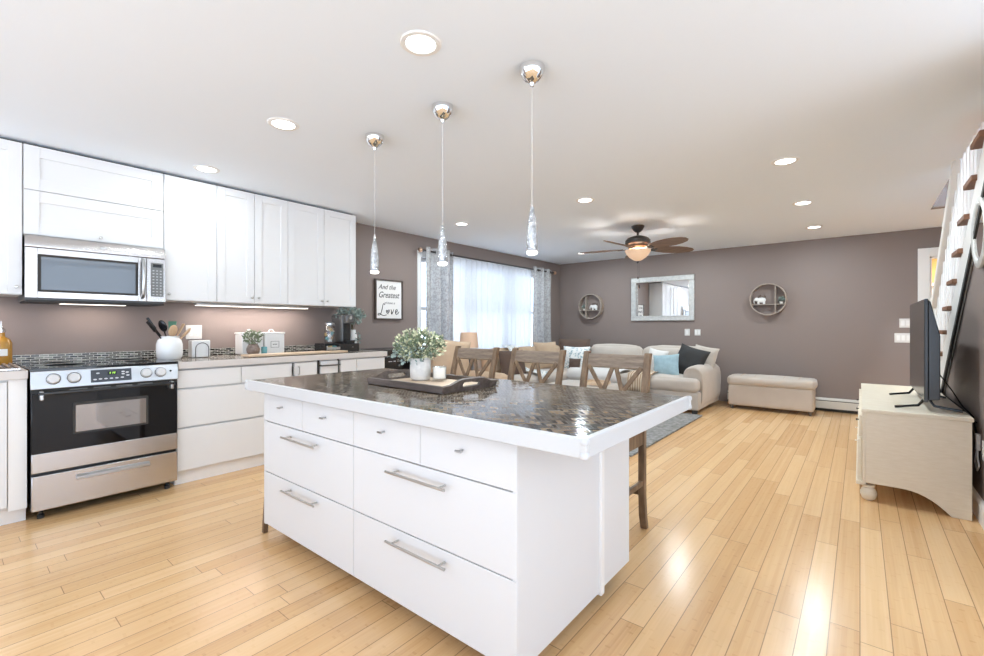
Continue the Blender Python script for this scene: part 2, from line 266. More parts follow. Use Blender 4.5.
# ---------------------------------------------------------------- geometry helpers
class G:
    def __init__(s): s.b = bmesh.new()
    def add(s, vs, fs, m=None):
        v = [s.b.verts.new((m @ Vector(p)) if m else p) for p in vs]
        for f in fs:
            try: s.b.faces.new([v[i] for i in f])
            except ValueError: pass
        return s
    def box(s, x0, x1, y0, y1, z0, z1, m=None):
        vs = [(x, y, z) for x in (x0, x1) for y in (y0, y1) for z in (z0, z1)]
        return s.add(vs, [(0, 1, 3, 2), (4, 6, 7, 5), (0, 4, 5, 1), (2, 3, 7, 6), (0, 2, 6, 4), (1, 5, 7, 3)], m)
    def tube(s, pts, r, n=8, closed=False, m=None, cap=True, flat=1):
        pts = [Vector(p) for p in pts]; k = len(pts); rs = r if isinstance(r, (list, tuple)) else [r] * k
        rings = []; up = None
        for i, p in enumerate(pts):
            a = pts[(i - 1) % k] if (i or closed) else p; c = pts[(i + 1) % k] if (i < k - 1 or closed) else p
            d = (c - a).normalized()
            if up is None: up = Vector((0, 0, 1)) if abs(d.z) < .9 else Vector((1, 0, 0))
            sd = d.cross(up).normalized(); up2 = sd.cross(d).normalized(); up = up2
            rings.append([p + (sd * math.cos(t) + up2 * math.sin(t) * flat) * rs[i] for t in [2 * math.pi * j / n for j in range(n)]])
        vs = [tuple(v) for rg in rings for v in rg]; fs = []
        for i in range(k if closed else k - 1):
            for j in range(n):
                a, b2 = i * n + j, i * n + (j + 1) % n; c, d2 = ((i + 1) % k) * n + (j + 1) % n, ((i + 1) % k) * n + j
                fs.append((a, b2, c, d2))
        if cap and not closed: fs += [tuple(range(n - 1, -1, -1)), tuple(range((k - 1) * n, k * n))]
        return s.add(vs, fs, m)
    def lathe(s, prof, c=(0, 0, 0), n=32, m=None, sx=1, sy=1, cap=True):
        vs = []; fs = []; k = len(prof)
        for r, z in prof:
            for j in range(n):
                t = 2 * math.pi * j / n; vs.append((c[0] + r * sx * math.cos(t), c[1] + r * sy * math.sin(t), c[2] + z))
        for i in range(k - 1):
            for j in range(n): fs.append((i * n + j, i * n + (j + 1) % n, (i + 1) * n + (j + 1) % n, (i + 1) * n + j))
        cap = cap and prof[0] != prof[-1]
        if cap and prof[0][0] > 1e-5: fs.append(tuple(range(n - 1, -1, -1)))
        if cap and prof[-1][0] > 1e-5: fs.append(tuple(range((k - 1) * n, k * n)))
        return s.add(vs, fs, m)
    def prism(s, poly, axis, a0, a1, m=None):
        def P(u, v, a): return {'x': (a, u, v), 'y': (u, a, v), 'z': (u, v, a)}[axis]
        n = len(poly); vs = [P(u, v, a0) for u, v in poly] + [P(u, v, a1) for u, v in poly]
        fs = [tuple(range(n - 1, -1, -1)), tuple(range(n, 2 * n))] + [(i, (i + 1) % n, n + (i + 1) % n, n + i) for i in range(n)]
        return s.add(vs, fs, m)
    def bar(s, p0, p1, w, h, m=None):          # rectangular bar between two points, w sideways, h in depth
        p0, p1 = Vector(p0), Vector(p1); d = (p1 - p0).normalized(); y = Vector((0, 1, 0)); sd = d.cross(y).normalized(); dp = sd.cross(d).normalized()
        vs = [tuple(p + sd * a * w / 2 + dp * b2 * h / 2) for p in (p0, p1) for a, b2 in ((-1, -1), (1, -1), (1, 1), (-1, 1))]
        return s.add(vs, [(3, 2, 1, 0), (4, 5, 6, 7), (0, 1, 5, 4), (1, 2, 6, 5), (2, 3, 7, 6), (3, 0, 4, 7)], m)
    def sphere(s, c, rx, ry=None, rz=None, n=20, e=1.0, m=None, puff=None):
        ry = ry or rx; rz = rz or rx
        pw = lambda v: math.copysign(abs(v) ** e, v)
        vs = []; k = n // 2 + 1
        for i in range(k):
            ph = -math.pi / 2 + math.pi * i / (k - 1)
            for j in range(n):
                t = 2 * math.pi * j / n
                vs.append((c[0] + rx * pw(math.cos(ph)) * pw(math.cos(t)), c[1] + ry * pw(math.cos(ph)) * pw(math.sin(t)), c[2] + rz * pw(math.sin(ph))))
        fs = [(i * n + j, i * n + (j + 1) % n, (i + 1) * n + (j + 1) % n, (i + 1) * n + j) for i in range(k - 1) for j in range(n)]
        s.add(vs, fs, m); return s
    def soft(s, x0, x1, y0, y1, z0, z1, r=.05, puff=.02, n=10, m=None, seed=0, wr=.004):   # cushion: rounded box, puffed faces, small wrinkles
        c = Vector(((x0 + x1) / 2, (y0 + y1) / 2, (z0 + z1) / 2)); h = Vector(((x1 - x0) / 2, (y1 - y0) / 2, (z1 - z0) / 2))
        idx = {}; vs = []; fs = []
        def V(i, j, k):
            if (i, j, k) in idx: return idx[(i, j, k)]
            q = Vector([math.sin((2 * a / n - 1) * math.pi / 2) for a in (i, j, k)]); 
            p = Vector([q[a] * h[a] for a in range(3)])
            rr = min(r, *h); inner = Vector([max(-(h[a] - rr), min(h[a] - rr, p[a])) for a in range(3)])
            d = p - inner
            if d.length > 1e-6: p = inner + d.normalized() * rr
            for a in range(3):
                o = [b_ for b_ in range(3) if b_ != a]
                if abs(q[a]) > .999: p[a] += math.copysign(puff * (1 - q[o[0]] ** 2) * (1 - q[o[1]] ** 2), q[a])
            pp = p + c; nz = noise.noise(pp * 6 + Vector((seed, 0, 0))) * wr * 2 + noise.noise(pp * 17 + Vector((seed, 3, 0))) * wr
            pp = pp + (p.normalized() if p.length else p) * nz
            vs.append(tuple(pp)); idx[(i, j, k)] = len(vs) - 1; return idx[(i, j, k)]
        for i in range(n):
            for j in range(n):
                fs += [(V(i, j, 0), V(i, j + 1, 0), V(i + 1, j + 1, 0), V(i + 1, j, 0)), (V(i, j, n), V(i + 1, j, n), V(i + 1, j + 1, n), V(i, j + 1, n)),
                       (V(i, 0, j), V(i + 1, 0, j), V(i + 1, 0, j + 1), V(i, 0, j + 1)), (V(i, n, j), V(i, n, j + 1), V(i + 1, n, j + 1), V(i + 1, n, j)),
                       (V(0, i, j), V(0, i, j + 1), V(0, i + 1, j + 1), V(0, i + 1, j)), (V(n, i, j), V(n, i + 1, j), V(n, i + 1, j + 1), V(n, i, j + 1))]
        return s.add(vs, fs, m)
    def pillow(s, w, h, t, n=18, seed=0):       # lies in XZ, thickness along Y, pointed corners
        for sg in (-1, 1):
            vs = []; fs = []
            for i in range(n + 1):
                for j in range(n + 1):
                    u, v = 2 * i / n - 1, 2 * j / n - 1
                    th = max(0, (1 - abs(u) ** 2.6)) ** .55 * max(0, (1 - abs(v) ** 2.6)) ** .55
                    px, pz = u * w / 2 * (1 - .07 * (1 - v * v) * abs(u) ** 3 * 1.0), v * h / 2 * (1 - .07 * (1 - u * u) * abs(v) ** 3)
                    nz = noise.noise(Vector((u * 2.2 + seed, v * 2.2, sg))) * .012 * th
                    vs.append((px, sg * (t / 2 * th + nz), pz))
            fs = [(i * (n + 1) + j, (i + 1) * (n + 1) + j, (i + 1) * (n + 1) + j + 1, i * (n + 1) + j + 1) for i in range(n) for j in range(n)]
            s.add(vs, fs if sg < 0 else [f[::-1] for f in fs])
        bmesh.ops.remove_doubles(s.b, verts=s.b.verts, dist=1e-5); return s
    def build(s, name, m, parent=None, world=True, bevel=0, smooth=True, seg=2, angle=35):
        if parent is not None and world:
            root = parent
            while root.parent: root = root.parent
            bmesh.ops.transform(s.b, matrix=root.matrix_basis.inverted(), verts=s.b.verts)
        bmesh.ops.recalc_face_normals(s.b, faces=s.b.faces)
        me = bpy.data.meshes.new(name); s.b.to_mesh(me); s.b.free()
        if smooth: me.shade_smooth(); me.set_sharp_from_angle(angle=R(angle))
        me.materials.append(M[m] if isinstance(m, str) else m)
        o = bpy.data.objects.new(name, me); COL.objects.link(o)
        if parent is not None: o.parent = parent
        if bevel:
            md = o.modifiers.new('bevel', 'BEVEL'); md.width = bevel; md.segments = seg; md.limit_method = 'ANGLE'; md.angle_limit = R(40)
        return o
def tag(o, label, cat, group=None, kind=None):
    if label: o['label'] = label
    if cat: o['category'] = cat
    if group: o['group'] = group
    if kind: o['kind'] = kind
    return o
def thing(name, label, cat, loc=(0, 0, 0), rz=0, group=None):
    o = bpy.data.objects.new(name, None); o.empty_display_size = .1; COL.objects.link(o)
    o.location = loc; o.rotation_euler = (0, 0, rz); o.matrix_basis = Matrix.Translation(loc) @ Matrix.Rotation(rz, 4, 'Z')
    return tag(o, label, cat, group)
def copy_tree(o, parent=None):
    c = o.copy(); COL.objects.link(c); c.parent = parent
    for ch in list(o.children): copy_tree(ch, c)
    return c
def struct(g, name, m, **kw):
    o = g.build(name, m, smooth=False, **kw); o['kind'] = 'structure'; return o
def box(x0, x1, y0, y1, z0, z1): return G().box(x0, x1, y0, y1, z0, z1)
def rot(loc, rx=0, ry=0, rz=0): return Matrix.Translation(loc) @ Matrix.Rotation(R(rz), 4, 'Z') @ Matrix.Rotation(R(ry), 4, 'Y') @ Matrix.Rotation(R(rx), 4, 'X')
def arc(c, r, a0, a1, n, plane='xz', k=0):
    out = []
    for i in range(n + 1):
        t = R(a0 + (a1 - a0) * i / n); u, v = c[0] + r * math.cos(t), c[1] + r * math.sin(t)
        out.append({'xz': (u, k, v), 'yz': (k, u, v), 'xy': (u, v, k)}[plane])
    return out

# ---------------------------------------------------------------- the room
XL, YF, XS = -4.63, 7.82, .575
struct(box(-5, 3.4, -3, 12, -.12, 0), 'floor', 'floor')
# ceiling with the stairwell opening (x .575-1.55, y 1.5-6.5)
g = G(); g.box(-5, XS, -3, YF + .12, H, H + .26); g.box(1.55, 3.4, -3, YF + .12, H, H + .26); g.box(XS, 1.55, -3, 1.5, H, H + .26); g.box(XS, 1.55, 6.6, YF + .12, H, H + .26)
struct(g, 'ceiling', 'ceil')
WY0, WY1, WZ0, WZ1 = 4.14, 7.15, .72, 2.12
g = G(); g.box(XL - .15, XL, -3, WY0, 0, H); g.box(XL - .15, XL, WY1, YF + .12, 0, H); g.box(XL - .15, XL, WY0, WY1, 0, WZ0); g.box(XL - .15, XL, WY0, WY1, WZ1, H)
struct(g, 'wall_left', 'wall')
DX0, DX1, DZ = .675, 1.45, 2.05
g = G(); g.box(XL, DX0, YF, YF + .12, 0, H); g.box(DX1, 3.4, YF, YF + .12, 0, H); g.box(DX0, DX1, YF, YF + .12, DZ, H)
struct(g, 'wall_far', 'wall')
# wall under the stairs
SL = .775; LZ = lambda y: .626 + SL * (5.55 - y)     # lower edge of the stringer
yb = 5.55 + .626 / SL
g = G(); g.prism([(2.9, 0), (yb, 0), (5.55 - (H - .626) / SL, H), (2.9, H)], 'x', XS, XS + .08)
struct(g, 'wall_stairs', 'wall')
g = G(); g.box(1.55, 1.67, 2.9, YF, 0, H); g.box(XS, 1.67, 2.78, 2.9, 0, H); struct(g, 'wall_stairwell', 'ceil')
g = G(); g.box(XS - .1, XS, 1.4, 6.6, H + .26, 4.7); g.box(1.55, 1.67, 1.4, 6.6, H + .26, 4.7); g.box(XS, 1.55, 1.4, 1.5, H + .26, 4.7); g.box(XS - .1, 1.67, 1.4, 6.6, 4.7, 4.8)
struct(g, 'wall_upstairs', 'ceil'); struct(box(XS, 1.55, 6.49, 6.6, H, 4.7), 'wall_landing', 'wall')
# unseen side of the room: wall openings that let the daylight in
g = G(); g.box(-5, 3.4, -3.12, -3, 0, .06); g.box(-5, 3.4, -3.12, -3, 2.35, H)
for x0, x1 in ((-5, -4.4), (-2.0, -1.7), (.8, 1.1), (3.1, 3.4)): g.box(x0, x1, -3.12, -3, .06, 2.35)
struct(g, 'wall_back', 'ceil')
g = G(); g.box(3.4, 3.52, -3, 3, 0, .06); g.box(3.4, 3.52, -3, 3, 2.35, H); g.box(3.4, 3.52, 3, YF, 0, H)
for y0, y1 in ((-3, -2.6), (-.1, .2), (2.7, 3)): g.box(3.4, 3.52, y0, y1, .06, 2.35)
struct(g, 'wall_right', 'ceil')
# skirting
g = G(); g.prism([(XS, 0), (XS - .018, 0), (XS - .018, .10), (XS - .008, .125), (XS, .135)], 'y', 2.95, 6.25); struct(g, 'baseboard_right', 'trim')
g = G(); g.box(XL, XL + .018, 3.08, 4.2, 0, .12); struct(g, 'baseboard_left', 'trim')
# left window
wn = struct(G().box(XL - .02, XL + .015, WY0 - .065, WY0, WZ0 - .09, WZ1 + .09).box(XL - .02, XL + .015, WY1, WY1 + .09, WZ0 - .09, WZ1 + .09).box(XL - .02, XL + .015, WY0, WY1, WZ1, WZ1 + .09).box(XL - .02, XL + .05, WY0, WY1, WZ0 - .09, WZ0), 'window_1', 'trim', bevel=.004)
g = G()
for k in range(3):
    y0 = WY0 + (WY1 - WY0) * k / 3; y1 = WY0 + (WY1 - WY0) * (k + 1) / 3
    g.box(XL - .11, XL - .06, y0, y0 + .05, WZ0, WZ1).box(XL - .11, XL - .06, y1 - .05, y1, WZ0, WZ1).box(XL - .11, XL - .06, y0 + .05, y1 - .05, WZ0, WZ0 + .05).box(XL - .11, XL - .06, y0 + .05, y1 - .05, WZ1 - .05, WZ1).box(XL - .11, XL - .06, y0 + .05, y1 - .05, 1.40, 1.45)
g.build('sash', 'trim', wn, bevel=.003)
G().box(XL - .09, XL - .084, WY0 + .05, WY1 - .05, WZ0 + .04, WZ1 - .04).build('pane', 'pane', wn)
# door opening in the far wall
dr = struct(G().box(DX0 - .11, DX0, YF - .02, YF, 0, DZ + .11).box(DX0, DX1, YF - .02, YF, DZ, DZ + .11).box(DX1, 1.55, YF - .02, YF, 0, DZ + .11), 'door_1', 'trim', bevel=.005)
G().box(DX0 - .001, DX0 + .018, YF, YF + .12, 0, DZ).box(DX1 - .018, DX1, YF, YF + .12, 0, DZ).box(DX0, DX1, YF, YF + .12, DZ - .018, DZ).build('jamb', 'trim', dr)
# the small room behind it
g = G(); g.box(-.6, 2.6, 10.0, 10.1, 0, H).box(-.7, -.6, YF + .12, 10.1, 0, H).box(2.6, 2.7, YF + .12, 10.1, 0, H); struct(g, 'wall_back_room', 'orange')
struct(box(-.7, 2.7, YF + .12, 10.1, H, H + .1), 'ceiling_back_room', 'ceil')
def area(parent, loc, size, watts, col=(.82, .94, 1), rotx=0, shape='DISK', sy=None, spread=180):
    l = bpy.data.lights.new('lamp_glow', 'AREA'); l.shape = shape; l.size = size; l.energy = watts; l.color = col; l.spread = R(spread)
    if sy: l.size_y = sy
    o = bpy.data.objects.new('lamp_glow', l); COL.objects.link(o)
    if parent:
        o.parent = parent; loc = Vector(loc) - parent.location
    o.location = loc; o.rotation_euler = (rotx, 0, 0); return o
def point(parent, loc, watts, col, r=.04):
    l = bpy.data.lights.new('bulb_glow', 'POINT'); l.energy = watts; l.color = col; l.shadow_soft_size = r
    o = bpy.data.objects.new('bulb_glow', l); COL.objects.link(o); o.parent = parent; o.location = Vector(loc) - parent.location; return o

# ---------------------------------------------------------------- recessed lights
rc = [('row over the kitchen aisle, nearest the range wall', -3.95, 1.32), ('middle of the kitchen row, between range wall and island', -2.71, 1.32), ('largest one, in the kitchen row above the island front', -1.476, 1.32),
      ('left of the second pendant, near the window curtain', -3.70, 3.96), ('between the tallest-looking pendant and the ceiling fan', -2.07, 3.97), ('nearest of the right-hand row of three', -.43, 3.97),
      ('middle of the right-hand row of three', -.44, 5.43), ('farthest of the right-hand row of three', -.44, 6.84), ('far left corner above the window end', -3.62, 6.83), ('beyond the ceiling fan blades', -2.07, 6.84)]
proto = None
for txt, x, y in rc[::-1]:
    if proto is None:
        proto = thing('recessed_light', None, 'ceiling light', (0, 0, H), group='recessed ceiling lights')
        prof = [(.062, .012), (.062, -.002), (.066, -.006), (.085, -.005), (.09, -.001), (.09, 0)]
        G().lathe(prof, n=32, cap=False).build('trim_ring', 'trim', proto, world=False)
        G().lathe([(0, -.0035), (.063, -.0035)], n=32, cap=False).build('diffuser', 'glow', proto, world=False)
        o = area(proto, (0, 0, H - .012), .12, CAN_W); t = proto
    else: t = copy_tree(proto)
    t.location = (x, y, H); t['label'] = 'round white recessed ceiling light, ' + txt
    if y < 2:           # the kitchen row is dimmed lower than the living-room lights
        for ch in t.children:
            if ch.type == 'LIGHT': ch.data = ch.data.copy(); ch.data.energy = 3.6
    if y < 2: kitchen_can = t
# lights added in the unseen half of the ceiling to help light the room
for txt, x, y in (('added unseen behind the viewpoint on the left', -3.2, -1.0), ('added unseen behind the viewpoint in the middle', -.9, -1.0), ('added unseen behind the viewpoint on the right', 1.6, -.4)):
    t = copy_tree(kitchen_can); t.location = (x, y, H); t['label'] = 'round white recessed ceiling light, ' + txt
up = thing('added_stairwell_light', 'added round ceiling light, unseen at the top of the stairwell', 'ceiling light', (1.06, 4.0, 4.7))  # unseen lamp added to brighten the balusters and stairwell
G().lathe([(.15, 0), (.15, -.04), (0, -.06)], (1.06, 4, 4.7)).build('diffuser', 'tube', up); area(up, (1.06, 4, 4.62), .3, 100, (.86, .94, 1))
up = thing('back_room_light', 'small ceiling light in the room behind the doorway', 'ceiling light', (1.0, 8.9, H))
G().lathe([(.12, 0), (.12, -.03), (0, -.05)], (1, 8.9, H)).build('diffuser', 'tube', up); area(up, (1, 8.9, H - .07), .25, 45, (1, .86, .66))

# ---------------------------------------------------------------- pendants
pends = [('rightmost and nearest, hanging over the near end of the island', -1.204), ('middle of the three over the island', -1.805), ('leftmost, hanging between wall cabinets and framed sign', -2.425)]
proto = None
for txt, x in pends:
    if proto is None:
        proto = thing('pendant_light', None, 'pendant light', (0, 0, H), group='pendants over the island')
        G().lathe([(.061, 0), (.06, -.02), (.05, -.045), (.03, -.066), (.012, -.076), (.008, -.09), (0, -.092)], n=32).build('canopy', 'chrome', proto, world=False)
        G().tube([(0, 0, -.09), (0, 0, -.64)], .0013, 6).build('cord', 'toe', proto, world=False)
        G().lathe([(0, -.635), (.004, -.635), (.006, -.65), (.007, -.668)], n=16).build('cord_cap', 'chrome', proto, world=False)
        G().lathe([(.006, -.66), (.013, -.69), (.020, -.73), (.0255, -.78), (.0275, -.84), (.0270, -.872), (.025, -.872), (.025, -.84), (.023, -.78), (.018, -.73), (.011, -.69), (.004, -.66)], n=32, cap=False).build('glass_shade', 'silverglass', proto, world=False)
        G().lathe([(0, -.868), (.0245, -.868), (.027, -.878), (.022, -.886), (0, -.888)], n=24).build('lit_tip', 'frost', proto, world=False)
        area(proto, (0, 0, H - .893), .04, 2.5); t = proto
    else: t = copy_tree(proto)
    t.location = (x, 1.775, H); t['label'] = 'chrome and mercury-glass pendant light, ' + txt

# ---------------------------------------------------------------- ceiling fan
FX, FY = -2.105, 5.4
fan = thing('ceiling_fan', 'bronze ceiling fan with walnut blades and amber light bowl above the sofa', 'ceiling fan', (FX, FY, H))
c = (FX, FY, H)
G().lathe([(.075, 0), (.078, -.01), (.06, -.05), (.035, -.075), (.014, -.085), (.012, -.13), (0, -.13)], c).build('canopy', 'bronze', fan)
G().lathe([(.02, -.12), (.06, -.128), (.12, -.15), (.148, -.18), (.15, -.215), (.12, -.24), (.10, -.245), (0, -.245)], c).build('motor_housing', 'bronze', fan)
G().lathe([(.0, -.243), (.11, -.243), (.12, -.255), (.10, -.285), (.075, -.29), (.07, -.30), (0, -.30)], c).build('switch_housing', 'copper', fan)
for i in range(5):
    a = R(8 + 72 * i) + YAW
    m = Matrix.Translation((FX, FY, H - .288)) @ Matrix.Rotation(a, 4, 'Z') @ Matrix.Rotation(R(-15), 4, 'X')
    G().box(.07, .17, -.014, .014, -.004, .004, m).box(.15, .24, -.035, .035, -.002, .006, m).build('blade_arm', 'bronze', fan, bevel=.003)
    pts = [(.18, -.035), (.26, -.066), (.38, -.088), (.50, -.094), (.60, -.082), (.69, -.055), (.73, -.02), (.73, .02), (.69, .055), (.60, .082), (.50, .094), (.38, .088), (.26, .066), (.18, .035)]
    G().prism(pts, 'z', .004, .012, m).build('blade', 'blade', fan, bevel=.002)
G().lathe([(.150, -.30), (.152, -.31), (.135, -.345), (.10, -.385), (.05, -.42), (.012, -.432), (0, -.434), (0, -.425), (.045, -.412), (.095, -.378), (.128, -.342), (.144, -.305)], c, 40, cap=False).build('light_bowl', 'bowl', fan)
G().lathe([(0, -.43), (.012, -.432), (.016, -.445), (.008, -.458), (0, -.462)], c, 16).build('finial', 'bronze', fan)
G().sphere((FX + .05, FY - .07, H - .345), .032, n=14).build('bulb', 'bulb', fan); point(fan, (FX, FY, H - .37), 12, (1, .92, .84), .03)
g = G().tube([(FX + .0, FY - .0, H - .46), (FX + .002, FY, H - .62)], .0015, 5).build('pull_chain', 'bronze', fan)
G().lathe([(0, 0), (.008, -.004), (.01, -.02), (.004, -.035), (0, -.036)], (FX + .002, FY, H - .62), 12).build('pull_knob', 'bronze', g)
G().tube([(FX + .025, FY - .02, H - .40), (FX + .025, FY - .02, H - .72)], .0012, 5).lathe([(0, 0), (.009, -.004), (.011, -.03), (.004, -.05), (0, -.05)], (FX + .025, FY - .02, H - .72), 12).build('pull_chain', 'bronze', fan)

# ---------------------------------------------------------------- kitchen: wall cabinets
def knob(parent, x, y, z, r=.011, mt='nickel'):      # on a front facing +X
    g = G(); m = rot((x, y, z), 0, 90, 0); g.lathe([(.004, 0), (.004, .014), (r, .018), (r, .026), (r * .6, .03), (0, .03)], n=16, m=m); return g.build('knob', mt, parent)
def shaker(parent, name, x, y0, y1, z0, z1, rail=.065, mt='white'):
    g = G(); y0 += .0024; y1 -= .0024; z0 += .002; z1 -= .002
    g.box(x - .02, x, y0, y0 + rail, z0, z1).box(x - .02, x, y1 - rail, y1, z0, z1).box(x - .02, x, y0 + rail, y1 - rail, z0, z0 + rail).box(x - .02, x, y0 + rail, y1 - rail, z1 - rail, z1)
    g.box(x - .02, x - .008, y0 + rail - .002, y1 - rail + .002, z0 + rail - .002, z1 - rail + .002)
    return g.build(name, mt, parent, bevel=.0015, smooth=False)
UX, UZ0, UZ1 = -4.26, 1.39, 2.388
def upper(y0, y1, doors, label, z0=UZ0):
    t = thing('wall_cabinet', label, 'cabinet', (XL + .18, (y0 + y1) / 2, z0), group='white wall cabinets')
    box(XL + .002, UX - .022, y0 + .001, y1 - .001, z0, UZ1).build('body', 'white', t, smooth=False)
    G().box(XL + .01, UX - .06, y0 + .001, y1 - .001, UZ1 + .001, H - .001).build('gap_shade_strip', 'dark', t, smooth=False)  # near-black strip standing in for the shade in the ceiling gap
    n = len(doors); wd = (y1 - y0) / n
    for i, side in enumerate(doors):
        a, b_ = y0 + i * wd, y0 + (i + 1) * wd
        d = shaker(t, 'door', UX, a, b_, z0 + .002, UZ1)
        knob(d, UX, (a + .03) if side == 'l' else (b_ - .03), z0 + .05)
    return t
upper(-.42, .346, 'rr', 'white shaker wall cabinet at the left edge, left of the microwave')
upper(1.122, 1.501, 'l', 'single-door white shaker wall cabinet just right of the microwave')
upper(1.501, 2.119, 'rl', 'double-door white shaker wall cabinet in the middle, above the canisters')
upper(2.119, 2.874, 'rl', 'double-door white shaker wall cabinet at the end, above the coffee maker')
t = thing('wall_cabinet', 'white wall cabinet with two lift-up flap doors above the microwave', 'cabinet', (XL + .18, .735, 1.79), group='white wall cabinets')
box(XL + .002, UX - .022, .347, 1.121, 1.79, UZ1).build('body', 'white', t, smooth=False)
G().box(XL + .01, UX - .06, .347, 1.121, UZ1 + .001, H - .001).build('gap_shade_strip', 'dark', t, smooth=False)  # same dark strip for the gap's shade, above the flap doors
d = shaker(t, 'flap_door', UX, .348, 1.121, 1.792, 2.09, .075); knob(d, UX, .735, 1.82)
shaker(t, 'flap_door', UX, .348, 1.121, 2.09, UZ1, .075)
# under-cabinet lights
for y0, y1, lb in ((1.40, 2.42, 'long slim white light bar under the middle wall cabinets'), (-.30, .24, 'slim white light bar under the cabinet left of the microwave')):
    t = thing('under_cabinet_light', lb, 'light bar', (-4.45 + 0, (y0 + y1) / 2, UZ0))
    xx = 0 if y0 > 1 else .13
    box(-4.50 + xx, -4.42 + xx, y0, y1, UZ0 - .024, UZ0 - .001).build('housing', 'steel_l', t, bevel=.003); box(-4.495 + xx, -4.425 + xx, y0 + .01, y1 - .01, UZ0 - .028, UZ0 - .0235).build('diffuser', 'tube', t)
    area(t, (-4.47, (y0 + y1) / 2, UZ0 - .032), .05, UNDER_W * (y1 - y0) * 2.2, (1, .90, .85), shape='RECTANGLE', sy=y1 - y0 - .04)

# ---------------------------------------------------------------- microwave
mw = thing('microwave', 'stainless over-the-range microwave with dark window', 'microwave', (-4.4, .737, 1.355))
MX = -4.22
box(XL + .003, MX - .03, .353, 1.12, 1.357, 1.785).build('body', 'dgrey', mw, bevel=.004)
g = G().prism([(MX - .03, 1.708), (MX + .002, 1.708), (MX + .004, 1.716), (MX - .016, 1.786), (MX - .03, 1.786)], 'y', .353, 1.122).build('vent_grille', 'steel', mw, bevel=.002)
G().sphere((MX - .002, .75, 1.745), .002, .022, .010, n=14).build('badge', 'steel_l', g)
dg = G(); y0, y1 = .353, 1.000
dg.box(MX - .03, MX, y0, .412, 1.372, 1.704).box(MX - .03, MX, .95, y1, 1.372, 1.704).box(MX - .03, MX, .412, .95, 1.662, 1.704).box(MX - .03, MX, .412, .95, 1.372, 1.414)
d = dg.build('door', 'steel', mw, bevel=.002)
box(MX - .03, MX - .004, .412, .95, 1.414, 1.662).build('window', 'mglass', d); G().box(MX - .004, MX - .001, .412, .95, 1.648, 1.662).box(MX - .004, MX - .001, .412, .95, 1.414, 1.428).box(MX - .004, MX - .001, .412, .428, 1.428, 1.648).box(MX - .004, MX - .001, .934, .95, 1.428, 1.648).build('window_border', 'dark', d)
G().tube([(MX, .975, 1.40), (MX + .03, .975, 1.425), (MX + .042, .975, 1.50), (MX + .044, .975, 1.55), (MX + .042, .975, 1.60), (MX + .03, .975, 1.665), (MX, .975, 1.69)], .013, 12).build('handle', 'steel_l', d)
cp = box(MX - .03, MX, 1.003, 1.122, 1.372, 1.704).build('control_panel', 'steel', mw, bevel=.002)
box(MX - .001, MX + .002, 1.027, 1.108, 1.412, 1.672).build('key_pad', 'grey', cp, bevel=.001)
box(MX + .001, MX + .003, 1.04, 1.095, 1.638, 1.662).build('display', 'black', cp)
g = G()
for i in range(3):
    for j in range(9): g.box(MX + .001, MX + .003, 1.038 + i * .023, 1.038 + i * .023 + .011, 1.424 + j * .023, 1.424 + j * .023 + .006)
g.build('keys', 'keys', cp)
u_ = box(XL + .02, MX - .01, .36, 1.115, 1.345, 1.357).build('underside', 'dark', mw)
box(XL + .12, XL + .20, .55, .92, 1.343, 1.3455).build('added_cooktop_lamp', 'tube', u_); area(mw, (XL + .16, .735, 1.338), .07, .9, (1, .86, .76), shape='RECTANGLE', sy=.36)  # lamp added under the microwave to brighten the wall behind the range

# ---------------------------------------------------------------- range
rg = thing('range', 'stainless electric range with black glass oven door', 'oven', (-4.2, .723, 0))
RX, a, b_ = -3.86, .346, 1.102
G().box(XL + .01, RX - .03, a + .003, b_ - .003, .075, .905).build('body', 'black', rg, smooth=False)
ct = G().box(XL + .05, RX - .01, a - .004, b_ + .004, .905, .926).build('cooktop', 'bglass', rg, bevel=.003)
for x, y, r_ in ((-4.42, .53, .075), (-4.42, .92, .095), (-4.12, .53, .10), (-4.12, .92, .075)): G().lathe([(r_ - .003, .9265), (r_, .9268), (r_ + .002, .9265)], (x, y, 0), 40).build('burner_ring', 'dgrey', ct)
cp = G().prism([(RX - .03, .80), (RX + .012, .80), (RX - .004, .908), (RX - .03, .918)], 'y', a, b_).build('control_panel', 'steel_l', rg, bevel=.003)
tl = math.degrees(math.atan2(.016, .108))
def onp(y, z): return rot((RX + .012 - .016 * (z - .80) / .108, y, z), 0, 90 - tl, 0)
for y in (.445, .540, .912, .995):
    g = G().lathe([(.036, 0), (.036, .004), (.031, .006), (.029, .022), (.024, .028), (0, .028)], n=32, m=onp(y, .858)); k_ = g.build('knob', 'edge', cp)
    G().lathe([(.0305, .004), (.034, .0035), (.034, .006), (.0305, .006)], n=32, m=onp(y, .858)).build('knob_ring', 'dark', k_)
m = onp(.725, .858); dp = G().box(-.040, .040, -.105, .105, 0, .003, m).build('display', 'grey', cp, bevel=.002); dp.data.materials[0] = mat('slate_display', (.035, .04, .05), .3)
g = G()
for (u, v) in ((.022, -.085), (.02, -.058), (.02, -.03), (.02, -.002), (.02, .026), (.018, .055), (.006, .085), (-.014, .082), (-.018, -.07), (-.005, .06), (-.02, .06)): g.sphere((u, v, .003), .005, .010, .001, n=10, m=m)
g.build('buttons', 'keys', dp)
G().box(-.026, -.004, -.022, .026, .003, .0036, m).build('clock_glass', 'bglass', dp)
g = G()
for v in (-.010, .005, .014): g.box(-.022, -.009, v, v + .002, .0036, .0042, m).box(-.022, -.020, v, v + .006, .0036, .0042, m).box(-.0165, -.0145, v, v + .006, .0036, .0042, m)
g.build('clock_digits', 'green', dp)
